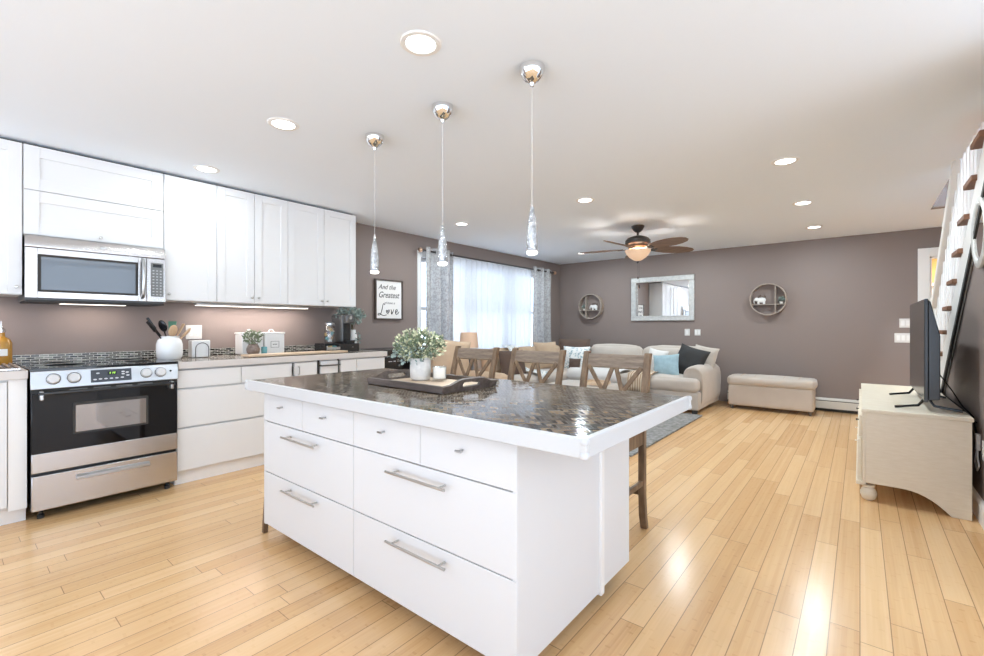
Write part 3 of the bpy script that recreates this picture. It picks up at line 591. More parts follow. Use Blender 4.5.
G().sphere((0, 0, .002), .007, .007, .004, n=12, m=onp(1.055, .862)).build('indicator', 'black', cp)
dz0, dz1 = .282, .795
g = G().box(RX - .03, RX, a + .004, b_ - .004, .405, .775); d = g.build('oven_door', 'bglass', rg, bevel=.003)
G().box(RX - .03, RX + .004, a + .004, b_ - .004, dz0 + .01, .408).build('lower_band', 'steel', d, bevel=.003)
G().box(RX, RX + .002, .535, .925, .50, .70).build('window_frame', 'dark', d); G().box(RX + .002, RX + .003,   .548, .912, .512, .682).build('window', 'oglass', d)
hd = G().box(RX + .028, RX + .048, a + .03, b_ - .03, .765, .785).build('handle', 'black', d, bevel=.006)
for y in (a + .045, b_ - .045): G().box(RX, RX + .045, y - .009, y + .009, .735, .79).build('handle_bracket', 'steel_l', d, bevel=.004)
g = G()
for i in range(4): g.box(RX - .004, RX + .0015, .52 + i * .115, .52 + i * .115 + .085, .779, .787)
g.build('vent_slots', 'grey', d)
G().box(RX - .03, RX - .004, a + .004, b_ - .004, .775, .80).build('door_gap', 'dark', rg)
d = G().box(RX - .03, RX + .002, a + .004, b_ - .004, .06, .272).build('drawer', 'steel', rg, bevel=.004)
G().prism([(RX + .002, .243), (RX + .03, .232), (RX + .03, .214), (RX + .024, .214), (RX + .002, .222)], 'y', .55, .93).build('handle', 'steel_l', d, bevel=.003)
for y in (a + .05, b_ - .05):
    for x in (RX - .06, XL + .1): G().lathe([(.018, 0), (.018, .02), (.01, .03), (.01, .08)], (x, y, 0), 12).build('foot', 'black', rg)

# ---------------------------------------------------------------- base cabinets and worktops
CX = -3.90
def base(y0, y1, label, toe=True):
    t = thing('base_cabinet', label, 'cabinet', (-4.25, (y0 + y1) / 2, 0), group='white base cabinets')
    box(XL + .003, CX - .022, y0 + .001, y1 - .001, .10, .868).build('body', 'white', t, smooth=False)
    if toe: box(XL + .003, CX - .05, y0 + .001, y1 - .001, .0, .099).build('toe_board', 'trim', t, smooth=False)
    return t
def front(t, name, y0, y1, z0, z1, x=CX): return box(x - .02, x, y0 + .002, y1 - .002, z0 + .002, z1 - .002).build(name, 'white', t, bevel=.002)
t = base(1.106, 1.995, 'white base cabinet with two top drawers and two wide drawers right of the range')
front(t, 'drawer', 1.108, 1.553, .722, .856); front(t, 'drawer', 1.553, 1.993, .722, .856); front(t, 'drawer', 1.108, 1.993, .43, .712); front(t, 'drawer', 1.108, 1.993, .108, .42)
G().box(CX - .022, CX - .02, 1.108, 1.993, .108, .868).build('recess_strip', 'edge', t)
def vpull(par, y, z0, z1): G().tube([(CX, y, z0), (CX + .022, y, z0 + .004), (CX + .022, y, z1 - .004), (CX, y, z1)], .005, 8).build('handle', 'nickel', par)
d = front(t, 'drawer_end', 1.97, 1.994, .722, .856)
vpull(d, 1.982, .75, .82)
t = base(1.995, 2.225, 'narrow white base cabinet with one vertical pull, behind the island corner'); d = front(t, 'door', 1.997, 2.215, .108, .856); vpull(d, 2.035, .75, .82)
t = base(2.225, 2.455, 'narrow white base cabinet with dark side gaps and a bronze towel bar')
d = front(t, 'door', 2.248, 2.432, .108, .856); G().tube([(CX, 2.245, .815), (CX + .03, 2.245, .815), (CX + .03, 2.435, .815), (CX, 2.435, .815)], .007, 8).build('towel_bar', 'bronze', d)
G().box(CX - .021, CX - .016, 2.227, 2.248, .108, .866).box(CX - .021, CX - .016, 2.432, 2.453, .108, .866).build('side_gap', 'dark', t)
t = base(2.455, 2.64, 'narrow plain white base cabinet second from the counter end'); front(t, 'door', 2.457, 2.638, .108, .856)
t = base(2.64, 2.985, 'plain white base cabinet at the counter end beside the black fridge'); front(t, 'door', 2.642, 2.983, .108, .856)
t = base(-.42, .335, 'white base cabinet at the left edge of the picture, left of the range'); front(t, 'door', -.418, .255, .108, .856); G().box(CX - .02, CX - .006, .257, .335, .085, .868).build('filler', 'trim', t)
def worktop(y0, y1, label):
    t = thing('worktop', label, 'countertop', (-4.25, (y0 + y1) / 2, .87)); x1 = -3.878
    G().box(XL + .002, x1 - .02, y0 + .001, y1 - .022, .87, .915).build('tiled_top', 'ktile', t)
    G().box(x1 - .02, x1, y0 + .001, y1, .868, .917).box(XL + .002, x1 - .02, y1 - .022, y1, .868, .917).build('edge_band', 'ledge', t, bevel=.002)
    return t
worktop(1.108, 3.0, 'tiled worktop with pale grey edge running right of the range')
worktop(-.42, .338, 'tiled worktop with pale edge left of the range')
bs = box(XL + .001, XL + .012, -.42, 2.95, .918, .980).build('backsplash_strip', 'btile', smooth=False); tag(bs, 'low mosaic backsplash strip of black and pale glass tiles behind the range', 'backsplash')
# mini fridge
fr = thing('mini_fridge', 'black mini fridge standing past the end of the kitchen counter', 'fridge', (-4.33, 3.37, 0))
box(XL + .03, -4.14, 3.09, 3.62, .02, .915).build('body', 'black', fr, bevel=.008)
d = box(-4.14, -4.09, 3.09, 3.62, .03, .84).build('door', 'bglass', fr, bevel=.006); box(-4.14, -4.10, 3.09, 3.62, .85, .915).build('top_trim', 'black', fr, bevel=.004)
box(-4.14, -4.095, 3.09, 3.62, .838, .852).build('trim_line', 'dgrey', fr)
G().box(-4.09, -4.088, 3.18, 3.23, .782, .788).box(-4.09, -4.088, 3.25, 3.28, .782, .79).box(-4.09, -4.088, 3.30, 3.35, .783, .787).build('printed_marks', 'keys', d); G().lathe([(0, 0), (.012, 0), (.012, .006), (0, .006)], n=16, m=rot((-4.09, 3.33, .735), 0, 90, 0)).build('dial', 'grey', d)

# ---------------------------------------------------------------- foliage helper
def leaves(parent, name, mt, c, rad, n, size, seed, up=.3, hollow=.35):
    rd = random.Random(seed); g = G()
    for _ in range(n):
        while True:
            p = Vector((rd.uniform(-1, 1), rd.uniform(-1, 1), rd.uniform(-1, 1)))
            if hollow < p.length < 1: break
        q = Vector((c[0] + p.x * rad[0], c[1] + p.y * rad[1], c[2] + p.z * rad[2]))
        d = (p + Vector((rd.uniform(-.7, .7), rd.uniform(-.7, .7), rd.uniform(-.4, .7) + up))).normalized()
        sd = d.cross(Vector((rd.uniform(-1, 1), rd.uniform(-1, 1), rd.uniform(-1, 1)))).normalized(); nn = d.cross(sd)
        L = size * rd.uniform(.6, 1.25); W = L * rd.uniform(.26, .42)
        P = [q, q + d * L * .35 + sd * W, q + d * L * .75 + sd * W * .8, q + d * L, q + d * L * .75 - sd * W * .8, q + d * L * .35 - sd * W, q + d * L * .5 + nn * L * .12]
        g.add([tuple(v) for v in P], [(0, 1, 6), (1, 2, 6), (2, 3, 6), (3, 4, 6), (4, 5, 6), (5, 0, 6)])
    return g.build(name, mt, parent)
def stems(parent, base_, c, rad, n, r, seed):
    rd = random.Random(seed); g = G()
    for _ in range(n):
        e = Vector((c[0] + rd.uniform(-.8, .8) * rad[0], c[1] + rd.uniform(-.8, .8) * rad[1], c[2] + rd.uniform(-.3, .8) * rad[2])); b0 = Vector(base_)
        mid = (b0 + e) / 2 + Vector((0, 0, .15 * (e - b0).length)); g.tube([b0, mid, e], r, 5)
    return g.build('stems', 'stem', parent)

# ---------------------------------------------------------------- things on the kitchen counter
WZ = .917
cr = thing('utensil_crock', 'round white ceramic crock full of cooking utensils right of the range', 'crock', (-4.30, 1.17, WZ))
G().lathe([(0, 0), (.072, 0), (.086, .02), (.090, .06), (.089, .12), (.079, .155), (.066, .168), (.068, .185), (.063, .187), (.060, .17), (.068, .15), (.077, .06), (.07, .01), (0, .008)], (-4.30, 1.17, WZ + .001), 40).build('body', 'ceramic', cr)
def utensil(label, dx, dy, lean, mt, kind):
    b0 = Vector((-4.30 - dx * .45, 1.17 - dy * .45, WZ + .02)); e = Vector((-4.30 + dx, 1.17 + dy, WZ + .225 + lean)); t = thing('utensil', label, 'utensil', tuple(b0), group='cooking utensils in the crock')
    d = (e - b0).normalized(); G().tube([b0, e], [.006, .0055], 8).build('handle', mt, t)
    q = d.to_track_quat('Z', 'X').to_matrix().to_4x4(); m = Matrix.Translation(e) @ q
    g = G()
    if kind == 'spoon': g.sphere((0, 0, .035), .012, .036, .050, n=16, m=m)
    elif kind == 'flat': g.prism([(-.02, 0), (.02, 0), (.03, .09), (-.03, .09)], 'x', -.004, .004, m)
    else: g.box(-.008, .008, -.014, .014, -.01, .09, m)
    g.build('head', mt, t, bevel=.003)
utensil('black ladle-shaped spoon standing tall in the white crock', .03, -.045, .01, 'black', 'spoon')
utensil('black spatula leaning left out of the white crock', .0, -.100, .03, 'black', 'bar')
utensil('second black spatula leaning lowest and farthest left out of the white crock', .035, -.105, .005, 'black', 'bar')
utensil('green silicone spatula at the back of the white crock', -.06, .03, .0, 'gtool', 'flat')
utensil('pale wooden spoon in the middle of the white crock', .03, .01, -.03, 'wtool', 'spoon')
utensil('wooden slotted spatula on the right in the white crock', .0, .06, -.02, 'wtool', 'flat')
utensil('curved wooden fork leaning right in the white crock', .03, .085, -.04, 'wtool', 'spoon')
t = thing('napkin_holder', 'white napkin box with a dark wire arch beside the utensil crock', 'holder', (-4.42, 1.43, WZ))
box(-4.45, -4.36, 1.345, 1.485, WZ + .001, WZ + .145).build('box', 'ceramic', t, bevel=.006)
G().tube([(-4.345, 1.368, WZ + .004)] + [(-4.345, 1.418 - .05 * math.cos(R(q)), WZ + .075 + .05 * math.sin(R(q))) for q in range(0, 181, 20)] + [(-4.345, 1.468, WZ + .004)], .0035, 8).build('wire_arch', 'dgrey', t)
for y, lb in ((1.855, 'white metal canister with framed label, behind the little plant'), (2.06, 'white metal canister with framed label, right of the little plant')):
    t = thing('canister', lb, 'canister', (-4.48, y, WZ), group='white lidded canisters')
    box(-4.56, -4.40, y - .095, y + .095, WZ + .001, WZ + .19).build('body', 'ceramic', t, bevel=.008)
    l_ = box(-4.565, -4.395, y - .10, y + .10, WZ + .19, WZ + .208).build('lid', 'ceramic', t, bevel=.006)
    G().tube(arc((y, WZ + .205), .028, 0, 180, 10, 'yz', -4.48), .005, 8).build('handle', 'ceramic', l_)
    g = G().box(-4.40, -4.3985, y - .04, y + .04, WZ + .118, WZ + .121).box(-4.40, -4.3985, y - .04, y + .04, WZ + .06, WZ + .063).box(-4.40, -4.3985, y - .04, y - .037, WZ + .06, WZ + .12).box(-4.40, -4.3985, y + .037, y + .04, WZ + .06, WZ + .12)
    g.box(-4.40, -4.3985, y - .02, y - .008, WZ + .087, WZ + .095).box(-4.40, -4.3985, y - .004, y + .006, WZ + .087, WZ + .095).box(-4.40, -4.3985, y + .01, y + .02, WZ + .087, WZ + .095).build('framed_label', 'dgrey', t)
t = box(-4.18, -4.02, 1.66, 2.62, WZ + .001, WZ + .02).build('serving_board', 'board', bevel=.004); tag(t, 'long light wood serving board lying in front of the canisters', 'board')
t = thing('potted_plant', 'small sage plant in a round brown glazed pot before the canisters', 'plant', (-4.24, 1.79, WZ))
G().lathe([(0, 0), (.035, 0), (.052, .03), (.056, .06), (.045, .09), (.036, .10), (.04, .108), (.034, .108), (.03, .10), (.045, .06), (0, .02)], (-4.24, 1.79, WZ + .001), 28).build('pot', 'stone', t)
leaves(t, 'foliage', 'leaf', (-4.24, 1.79, WZ + .165), (.075, .078, .055), 190, .024, 3); stems(t, (-4.24, 1.79, WZ + .09), (-4.24, 1.79, WZ + .16), (.06, .06, .04), 12, .0015, 4)
t = G().lathe([(0, 0), (.022, 0), (.026, .05), (.024, .075), (.020, .075), (.022, .05), (0, .01)], (-4.27, 1.90, WZ + .001), 20).build('drinking_glass', 'teal'); tag(t, 'tiny teal glass between the round plant pot and right canister', 'glass')
# coffee corner
t = thing('pod_drawer', 'black coffee pod drawer under the coffee maker, partly slid open', 'drawer', (-4.33, 2.66, WZ))
G().box(-4.47, -4.27, 2.51, 2.84, WZ + .001, WZ + .085).box(-4.27, -4.15, 2.61, 2.84, WZ + .001, WZ + .085).build('case', 'black', t, bevel=.004); box(-4.265, -4.13, 2.44, 2.605, WZ + .006, WZ + .022).build('drawer', 'black', t)
G().box(-4.265, -4.13, 2.44, 2.447, WZ + .022, WZ + .07).build('drawer_side', 'black', t)
G().box(-4.14, -4.128, 2.45, 2.60, WZ + .028, WZ + .055).build('handle_bar', 'steel_l', t, bevel=.003); G().sphere((-4.148, 2.76, WZ + .045), .006, n=10).build('knob', 'steel', t)
for k in range(3):
    p = G().lathe([(0, 0), (.018, 0), (.022, .04), (.024, .042), (0, .043)], (-4.20, 2.477 + k * .05, WZ + .0225), 14).build('coffee_pod', ['label', 'cardb', 'teal', 'brown'][k]); tag(p, ['white', 'golden', 'teal', 'brown'][k] + ' coffee pod standing in the open black pod drawer', 'coffee pod', 'pods in the open drawer')
t = thing('coffee_maker', 'tall graphite pod coffee maker standing on the black drawer', 'coffee maker', (-4.33, 2.70, WZ + .086)); z = WZ + .0865
box(-4.50, -4.28, 2.715, 2.835, z, z + .31).build('body', 'dgrey', t, bevel=.025, seg=4); box(-4.28, -4.21, 2.725, 2.82, z + .21, z + .305).build('brew_head', 'dgrey', t, bevel=.02, seg=3)
box(-4.28, -4.20, 2.725, 2.82, z, z + .03).build('drip_tray', 'black', t, bevel=.005); G().lathe([(0, 0), (.018, 0), (.018, .012), (0, .012)], n=18, m=rot((-4.21, 2.77, z + .27), 0, 90, 0)).build('button', 'steel_l', t)
box(-4.281, -4.276, 2.73, 2.815, z + .03, z + .21).build('brew_recess', 'black', t)
t = thing('glass_jar', 'clear lidded glass jar of coloured coffee pods on the drawer left side', 'jar', (-4.36, 2.62, WZ + .086))
G().lathe([(0, 0), (.05, 0), (.056, .01), (.056, .16), (.045, .185), (.045, .195), (.041, .195), (.041, .183), (.052, .158), (.052, .012), (0, .006)], (-4.36, 2.62, WZ + .086), 28).build('jar_body', 'clear', t); G().lathe([(0, .0), (.048, 0), (.048, .018), (.02, .03), (0, .03)], (-4.36, 2.62, WZ + .282), 24).build('lid', 'steel_l', t)
rd = random.Random(5)
for k in range(18):
    a_ = k * 2.4; rr = .031 if k % 3 else .008; p = G().lathe([(0, -.015), (.014, -.015), (.018, .013), (.019, .015), (0, .016)], n=10, m=rot((-4.36 + rr * math.cos(a_), 2.62 + rr * math.sin(a_), WZ + .118 + .0085 * k), rd.uniform(0, 180), rd.uniform(0, 180), 0)).build('coffee_pod', ['label', 'cardb', 'teal', 'tan', 'brown', 'white_f'][k % 6]); tag(p, 'small coloured coffee pod inside the clear glass jar', 'coffee pod', 'pods in the glass jar')
t = thing('vase', 'narrow white vase of trailing eucalyptus right of the coffee maker', 'vase', (-4.41, 2.93, WZ))
G().lathe([(0, 0), (.05, 0), (.052, .02), (.05, .16), (.035, .20), (.035, .225), (.03, .225), (.03, .2), (0, .19)], (-4.41, 2.93, WZ + .001), 24).build('vase_body', 'ceramic', t)
leaves(t, 'foliage', 'leafg', (-4.36, 2.86, WZ + .385), (.12, .16, .095), 420, .036, 9, up=0); leaves(t, 'trailing_leaves', 'leafg', (-4.34, 2.95, WZ + .10), (.03, .035, .10), 30, .035, 10, up=-.5); stems(t, (-4.41, 2.93, WZ + .21), (-4.37, 2.87, WZ + .38), (.11, .14, .08), 14, .002, 11)
# left counter
t = thing('oil_bottle', 'amber oil bottle with metal pourer on the left counter', 'bottle', (-4.44, .262, WZ))
b2 = G().lathe([(0, 0), (.048, 0), (.052, .01), (.052, .155), (.04, .18), (.018, .195), (.016, .225), (0, .225)], (-4.44, .262, WZ + .001), 28).build('bottle_body', 'oil', t)
G().box(-4.389, -4.3865, .235, .287, WZ + .07, WZ + .115).build('label_sticker', 'label', t); G().lathe([(0, .225), (.02, .225), (.02, .245), (.008, .255), (.004, .30), (0, .30)], (-4.44, .262, WZ), 16).build('pourer', 'steel', t)
t = thing('cooling_rack', 'wood-and-wire drying rack lying on the left counter', 'rack', (-4.2, .2, WZ)); g = G()
for k in range(9): g.box(-4.40, -3.93, .05 + k * .03, .062 + k * .03, WZ + .012, WZ + .022)
g.build('slats', 'rail', t); G().box(-4.40, -4.385, .04, .31, WZ + .001, WZ + .012).box(-3.945, -3.93, .04, .31, WZ + .001, WZ + .012).build('rails', 'steel', t)
t = G().lathe([(0, 0), (.06, 0), (.11, .018), (.108, .022), (.06, .006), (0, .006)], (-4.12, .11, WZ + .0225), 32).build('plate', 'ceramic'); tag(t, 'white plate resting on the drying rack', 'plate')

def wall_plate(x, y, z, ny, nz, label, face='x', kind='outlet', w=.115, h=.115):
    t = thing('outlet_plate' if kind == 'outlet' else 'switch_plate', label, kind, (x, y, z))
    if face == 'x': m = rot((x, y, z), 0, 90, 0)      # local x -> -z, y -> y, z -> +x
    elif face == '-x': m = rot((x, y, z), 0, -90, 0)
    else: m = rot((x, y, z), 90, 0, 0) @ Matrix.Rotation(R(90), 4, 'Z')     # faces -y : local y-> x
    G().box(-h / 2, h / 2, -w / 2, w / 2, 0, .006, m).build('cover', 'plate', t, bevel=.002)
    n_ = max(1, round(w / .058)); 
    for i in range(n_):
        v = (i - (n_ - 1) / 2) * .048
        if kind == 'outlet':
            g = G()
            for u in (-.02, .02): g.sphere((u, v, .006), .015, .015, .002, n=14, m=m)
            s_ = g.build('socket', 'trim', t); g = G()
            for u in (-.02, .02): g.box(u - .004, u + .004, v - .007, v - .005, .0078, .0085, m).box(u - .004, u + .004, v + .005, v + .007, .0078, .0085, m)
            g.build('slots', 'dark', s_)
        else: G().box(-.033, .033, v - .016, v + .016, .006, .009, m).build('rocker', 'trim', t, bevel=.002)
    return t
wall_plate(XL + .001, 1.443, 1.130, 0, 0, 'double outlet plate on the kitchen wall above the napkin holder', 'x', 'outlet', .125, .125)
wall_plate(-2.213, YF - .001, 1.082, 0, 0, 'white switch plate under the mirror, left one of the pair', '-y', 'switch', .08, .11)
wall_plate(-2.052, YF - .001, 1.080, 0, 0, 'white thermostat-like switch plate under the mirror, right one of the pair', '-y', 'switch', .09, .10)
wall_plate(.45, YF - .001, 1.222, 0, 0, 'small square switch plate left of the television, upper one', '-y', 'switch', .115, .115)
wall_plate(.43, YF - .001, 1.032, 0, 0, 'wide triple switch plate left of the television, lower one', '-y', 'switch', .17, .12)
wall_plate(XS - .001, 3.93, .44, 0, 0, 'white outlet plate low on the right wall behind the console', '-x', 'outlet', .075, .115)

# ---------------------------------------------------------------- island
isl = thing('kitchen_island', 'white kitchen island with drawers, large box in the foreground', 'island', (-1.73, 1.62, 0))
IX0, IX1, IY = -2.61, -.843, 1.16
G().box(IX0 + .002, IX1 - .02, IY + .022, 1.77, .072, .822).build('carcass', 'island', isl, smooth=False)
G().box(IX0 + .06, IX1 - .10, IY + .12, 1.95, 0, .072).build('shadow_plinth', 'dark', isl, smooth=False)  # coloured dark to stand for the shadow under the island
for _b in ((IX1 - .02, IX1 - .001, IY + .002, 1.745), (IX1 - .022, IX1 - .006, 1.765, 2.07), (IX0, IX0 + .02, IY + .002, 2.07)): G().box(*_b, .07, .826).build('side_panel', 'island', isl, bevel=.001, smooth=False)
G().box(IX1 - .02, IX1 + .010, 1.742, 1.774, .058, .826).build('corner_moulding', 'trim', isl, bevel=.005)
G().box(IX0 + .02, IX1 - .022, 2.03, 2.05, .07, .826).build('back_panel', 'island', isl, smooth=False)
def ifront(x0, x1, z0, z1, hx=None, kx=None):
    d = box(x0 + .0015, x1 - .0015, IY, IY + .02, z0 + .0015, z1 - .0015).build('drawer', 'island', isl, bevel=.0012)
    if hx:
        zz = hx[2]; g = G().tube([(hx[0], IY - .038, zz), (hx[1], IY - .038, zz)], .0052, 12)
        for q in (hx[0] + .035, hx[1] - .035): g.tube([(q, IY, zz), (q, IY - .038, zz)], .0045, 10)
        g.build('handle', 'nickel', d)
    if kx: G().tube([(kx - .013, IY - .024, (z0 + z1) / 2 + .02), (kx + .013, IY - .024, (z0 + z1) / 2 + .02)], .0045, 10).tube([(kx, IY, (z0 + z1) / 2 + .02), (kx, IY - .024, (z0 + z1) / 2 + .02)], .0042, 10).build('knob', 'steel_l', d)
XM = -1.738
for x0, x1, k_ in ((IX0, -2.187, -2.39), (-2.187, XM, -1.965), (XM, -1.301, -1.52), (-1.301, IX1, -1.08)): ifront(x0, x1, .654, .806, kx=k_)
for x0, x1, h0, h1 in ((IX0, XM, -2.335, -2.01), (XM, IX1, -1.465, -1.132)):
    ifront(x0, x1, .371, .652, (h0, h1, .606)); ifront(x0, x1, .075, .369, (h0, h1, .328))
G().prism([(-2.662, 0), (-2.636, 0), (-2.611, .30), (-2.622, .30)], 'y', 1.17, 1.195).build('support_leg', 'stool', isl, bevel=.003)
TX0, TX1, TY0, TY1, TZ = -2.675, -.567, 1.09, 2.05, .88
ip = thing('island_countertop', 'dark glass-tiled island countertop framed in white edging', 'countertop', (-1.62, 1.57, .826))
G().box(TX0 + .022, TX1 - .022, TY0 + .022, TY1 - .022, .828, TZ - .001).box(TX0 + .002, TX0 + .022, TY0 + .022, TY1 - .022, .872, TZ - .001).box(TX0 + .002, TX1 - .022, TY1 - .022, TY1 - .002, .872, TZ - .001).build('tiled_top', 'itile', ip)
G().box(TX0, TX1, TY0, TY0 + .022, .827, TZ + .001).box(TX0, TX1 - .022, TY1 - .022, TY1, .827, .8715).box(TX0, TX0 + .022, TY0 + .022, TY1 - .022, .827, .8715).box(TX1 - .022, TX1, TY0 + .022, TY1, .827, TZ + .001).build('edge_moulding', 'edge', ip, bevel=.003)
for x, y in ((TX1, TY0), (TX1, TY1), (TX0, TY0)):
    sx = 1 if x > -1 else -1; sy = 1 if y > 1.5 else -1
    g = G()
    for z_ in (.836, .873): g.sphere((x - sx * .006, y - sy * .006, z_), .013, .013, .011, n=16, e=.7)
    g.box(x - .016 if sx > 0 else x - .003, x + .003 if sx > 0 else x + .016, y - .003 if sy < 0 else y - .016, y + .016 if sy < 0 else y + .003, .836, .873)
    g.build('corner_guard', 'edge', ip, bevel=.003)

# tray with pot and candle
tr = thing('serving_tray', 'weathered wooden tray with cut-out handles on the island', 'tray', (-1.718, 1.605, TZ), R(-1))
W2, D2 = .272, .188
G().box(-W2 + .01, W2 - .01, -D2 + .01, D2 - .01, .002, .012).build('base', 'trayin', tr, world=False)
for s_ in (-1, 1): G().prism([(-W2, .002), (W2, .002), (W2 + .012, .035), (-W2 - .012, .035)], 'y', s_ * (D2 - .008) - .007, s_ * (D2 - .008) + .007).build('side_rail', 'tray', tr, world=False, bevel=.002)
for s_ in (-1, 1):
    x = s_ * W2; m = Matrix.Translation((x, 0, 0)) @ Matrix.Rotation(s_ * R(18), 4, 'Y')
    g = G(); t0, t1 = -.007, .007
    g.box(t0, t1, -D2, D2, .002, .022, m)
    g.prism([(-D2, .022), (-.055, .022), (-.062, .034), (-.055, .046), (-.06, .062), (-.09, .058), (-.14, .038), (-D2, .035)], 'x', t0, t1, m)
    g.prism([(D2, .022), (D2, .035), (.14, .038), (.09, .058), (.06, .062), (.055, .046), (.062, .034), (.055, .022)], 'x', t0, t1, m)
    g.prism([(-.056, .046), (.056, .046), (.06, .062), (-.06, .062)], 'x', t0, t1, m)
    g.build('handle_end', 'tray', tr, world=False)
t = thing('potted_plant', 'white-washed pot of bushy sage and cream foliage on the tray', 'plant', (-1.853, 1.655, TZ + .013)); pz = TZ + .0135
G().lathe([(0, 0), (.048, 0), (.053, .006), (.057, .06), (.054, .115), (.050, .118), (.046, .112), (.05, .06), (.046, .01), (0, .01)], (-1.853, 1.655, pz), 40).build('pot', 'pot', t)
fc = (-1.858, 1.655, pz + .188)
leaves(t, 'foliage', 'leaf', fc, (.135, .135, .075), 800, .019, 21, hollow=.1); leaves(t, 'pale_foliage', 'leaf2', fc, (.145, .14, .09), 560, .016, 22, hollow=.5); leaves(t, 'grey_foliage', 'leafg', (fc[0] - .01, fc[1] - .04, fc[2] - .03), (.12, .10, .07), 200, .020, 23, hollow=.4)
stems(t, (-1.853, 1.655, pz + .10), fc, (.13, .13, .07), 30, .0016, 24)
t = thing('candle', 'small glass candle jar with label beside the white pot', 'candle', (-1.741, 1.69, TZ + .013))
cg = G().lathe([(0, 0), (.037, 0), (.039, .004), (.039, .078), (.036, .078), (.036, .012), (0, .012)], (-1.741, 1.69, pz), 32).build('glass', 'clear', t); G().lathe([(0, .0125), (.0345, .0125), (.0345, .072), (0, .072)], (-1.741, 1.69, pz), 32).build('wax', 'pot', t)
g = G(); n_ = 8
for i in range(n_):
    a0, a1 = R(-94 + 12 * i), R(-82 + 12 * i); g.add([(-1.741 + .0395 * math.cos(a0), 1.69 + .0395 * math.sin(a0), pz + .015), (-1.741 + .0395 * math.cos(a1), 1.69 + .0395 * math.sin(a1), pz + .015), (-1.741 + .0395 * math.cos(a1), 1.69 + .0395 * math.sin(a1), pz + .070), (-1.741 + .0395 * math.cos(a0), 1.69 + .0395 * math.sin(a0), pz + .070)], [(0, 1, 2, 3)])
g.build('paper_wrap', 'label', cg); G().tube([(-1.741, 1.69, pz + .072), (-1.741, 1.69, pz + .08)], .001, 5).build('wick', 'dark', t)

# ---------------------------------------------------------------- bar stools (local: back towards +y)
def stool():
    t = thing('bar_stool', None, 'stool', (0, 0, 0), group='bar stools along the far side of the island')
    for s_ in (-1, 1):
        x = s_ * .20
        G().prism([(.215, 0), (.25, 0), (.228, .08), (.215, .2), (.215, .62), (.255, .83), (.312, 1.022), (.277, 1.022), (.222, .83), (.18, .62), (.18, .2), (.19, .08)], 'x', x - .019, x + .019).build('leg', 'stool', t, world=False, bevel=.004)
        G().prism([(-.22, 0), (-.19, 0), (-.175, .58), (-.215, .58)], 'x', x - .018, x + .018).build('leg', 'stool', t, world=False, bevel=.004)
        G().box(x - .011, x + .011, -.19, .20, .50, .575).build('seat_rail', 'stool', t, world=False, bevel=.003)
        G().box(x - .01, x + .01, -.20, .20, .26, .29).build('stretcher', 'stool', t, world=False, bevel=.003)
    G().box(-.185, .185, -.205, -.185, .50, .575).box(-.185, .185, .185, .205, .50, .575).build('seat_rail', 'stool', t, world=False, bevel=.003)
    G().box(-.185, .185, -.208, -.188, .18, .21).build('stretcher', 'stool', t, world=False, bevel=.003); G().box(-.185, .185, .19, .21, .20, .23).build('stretcher', 'stool', t, world=False, bevel=.003)
    G().soft(-.215, .215, -.225, .185, .575, .622, .018, .006, 10, wr=.001).build('seat', 'rail', t, world=False)
    yy = lambda z: .215 + (.255 - .215) * (z - .62) / .21 if z < .83 else .238 + (.297 - .238) * (z - .83) / .205
    m = Matrix.Translation((0, .276, .964)) @ Matrix.Rotation(R(-16), 4, 'X')
    G().box(-.185, .185, -.012, .012, -.042, .045, m).build('top_rail', 'rail', t, world=False, bevel=.006)
    G().bar((-.182, .232, .772), (.182, .232, .772), .04, .02).build('lower_rail', 'rail', t, world=False, bevel=.003)
    for x0, x1, dy in ((-.172, -.064, 0), (-.010, -.060, .004), (.010, .060, .004), (.172, .064, 0)):
        G().bar((x0, .258 + dy, .935), (x1, .230 + dy, .785), .026, .012).build('back_lattice', 'stool', t, world=False, bevel=.002)
    return t
st = stool()
for i, (x, lb) in enumerate(((-1.18, 'nearest one, its leg showing past the island'), (-1.762, 'middle of three'), (-2.34, 'farthest left, before the lamp'))):
    o = st if i == 0 else copy_tree(st); o.location = (x, 2.385, 0); o['label'] = 'weathered wood bar stool with W-lattice back, ' + lb

# ---------------------------------------------------------------- framed sign
sg = thing('wall_sign', 'framed white sign reading And the Greatest of these is Love', 'sign', (XL, 3.59, 1.27))
y0, y1, z0, z1 = 3.375, 3.805, 1.265, 1.768; q = .016
G().box(XL + .001, XL + .04, y0, y0 + q, z0, z1).box(XL + .001, XL + .04, y1 - q, y1, z0, z1).box(XL + .001, XL + .04, y0 + q, y1 - q, z0, z0 + q).box(XL + .001, XL + .04, y0 + q, y1 - q, z1 - q, z1).build('frame', 'dframe', sg, bevel=.002)
pn = box(XL + .002, XL + .022, y0 + q, y1 - q, z0 + q, z1 - q).build('panel', 'paper', sg)
def text(s_, yc, zc, size, off=.0, shear=.35, sx=1):
    cu = bpy.data.curves.new('lettering', 'FONT'); cu.body = s_; cu.size = size; cu.align_x = 'CENTER'; cu.align_y = 'CENTER'; cu.shear = shear; cu.extrude = .0006; cu.offset = off
    tmp = bpy.data.objects.new('tmp', cu); COL.objects.link(tmp); dg_ = bpy.context.evaluated_depsgraph_get(); me = bpy.data.meshes.new_from_object(tmp.evaluated_get(dg_)); bpy.data.objects.remove(tmp)
    me.materials.clear(); me.materials.append(M['ink'])
    mm = Matrix(((0, 0, 1, XL + .0228), (sx, 0, 0, yc), (0, 1, 0, zc), (0, 0, 0, 1))); me.transform(Matrix.Translation(-Vector(sg.location)) @ mm)
    o = bpy.data.objects.new('lettering', me); COL.objects.link(o); o.parent = pn; return o
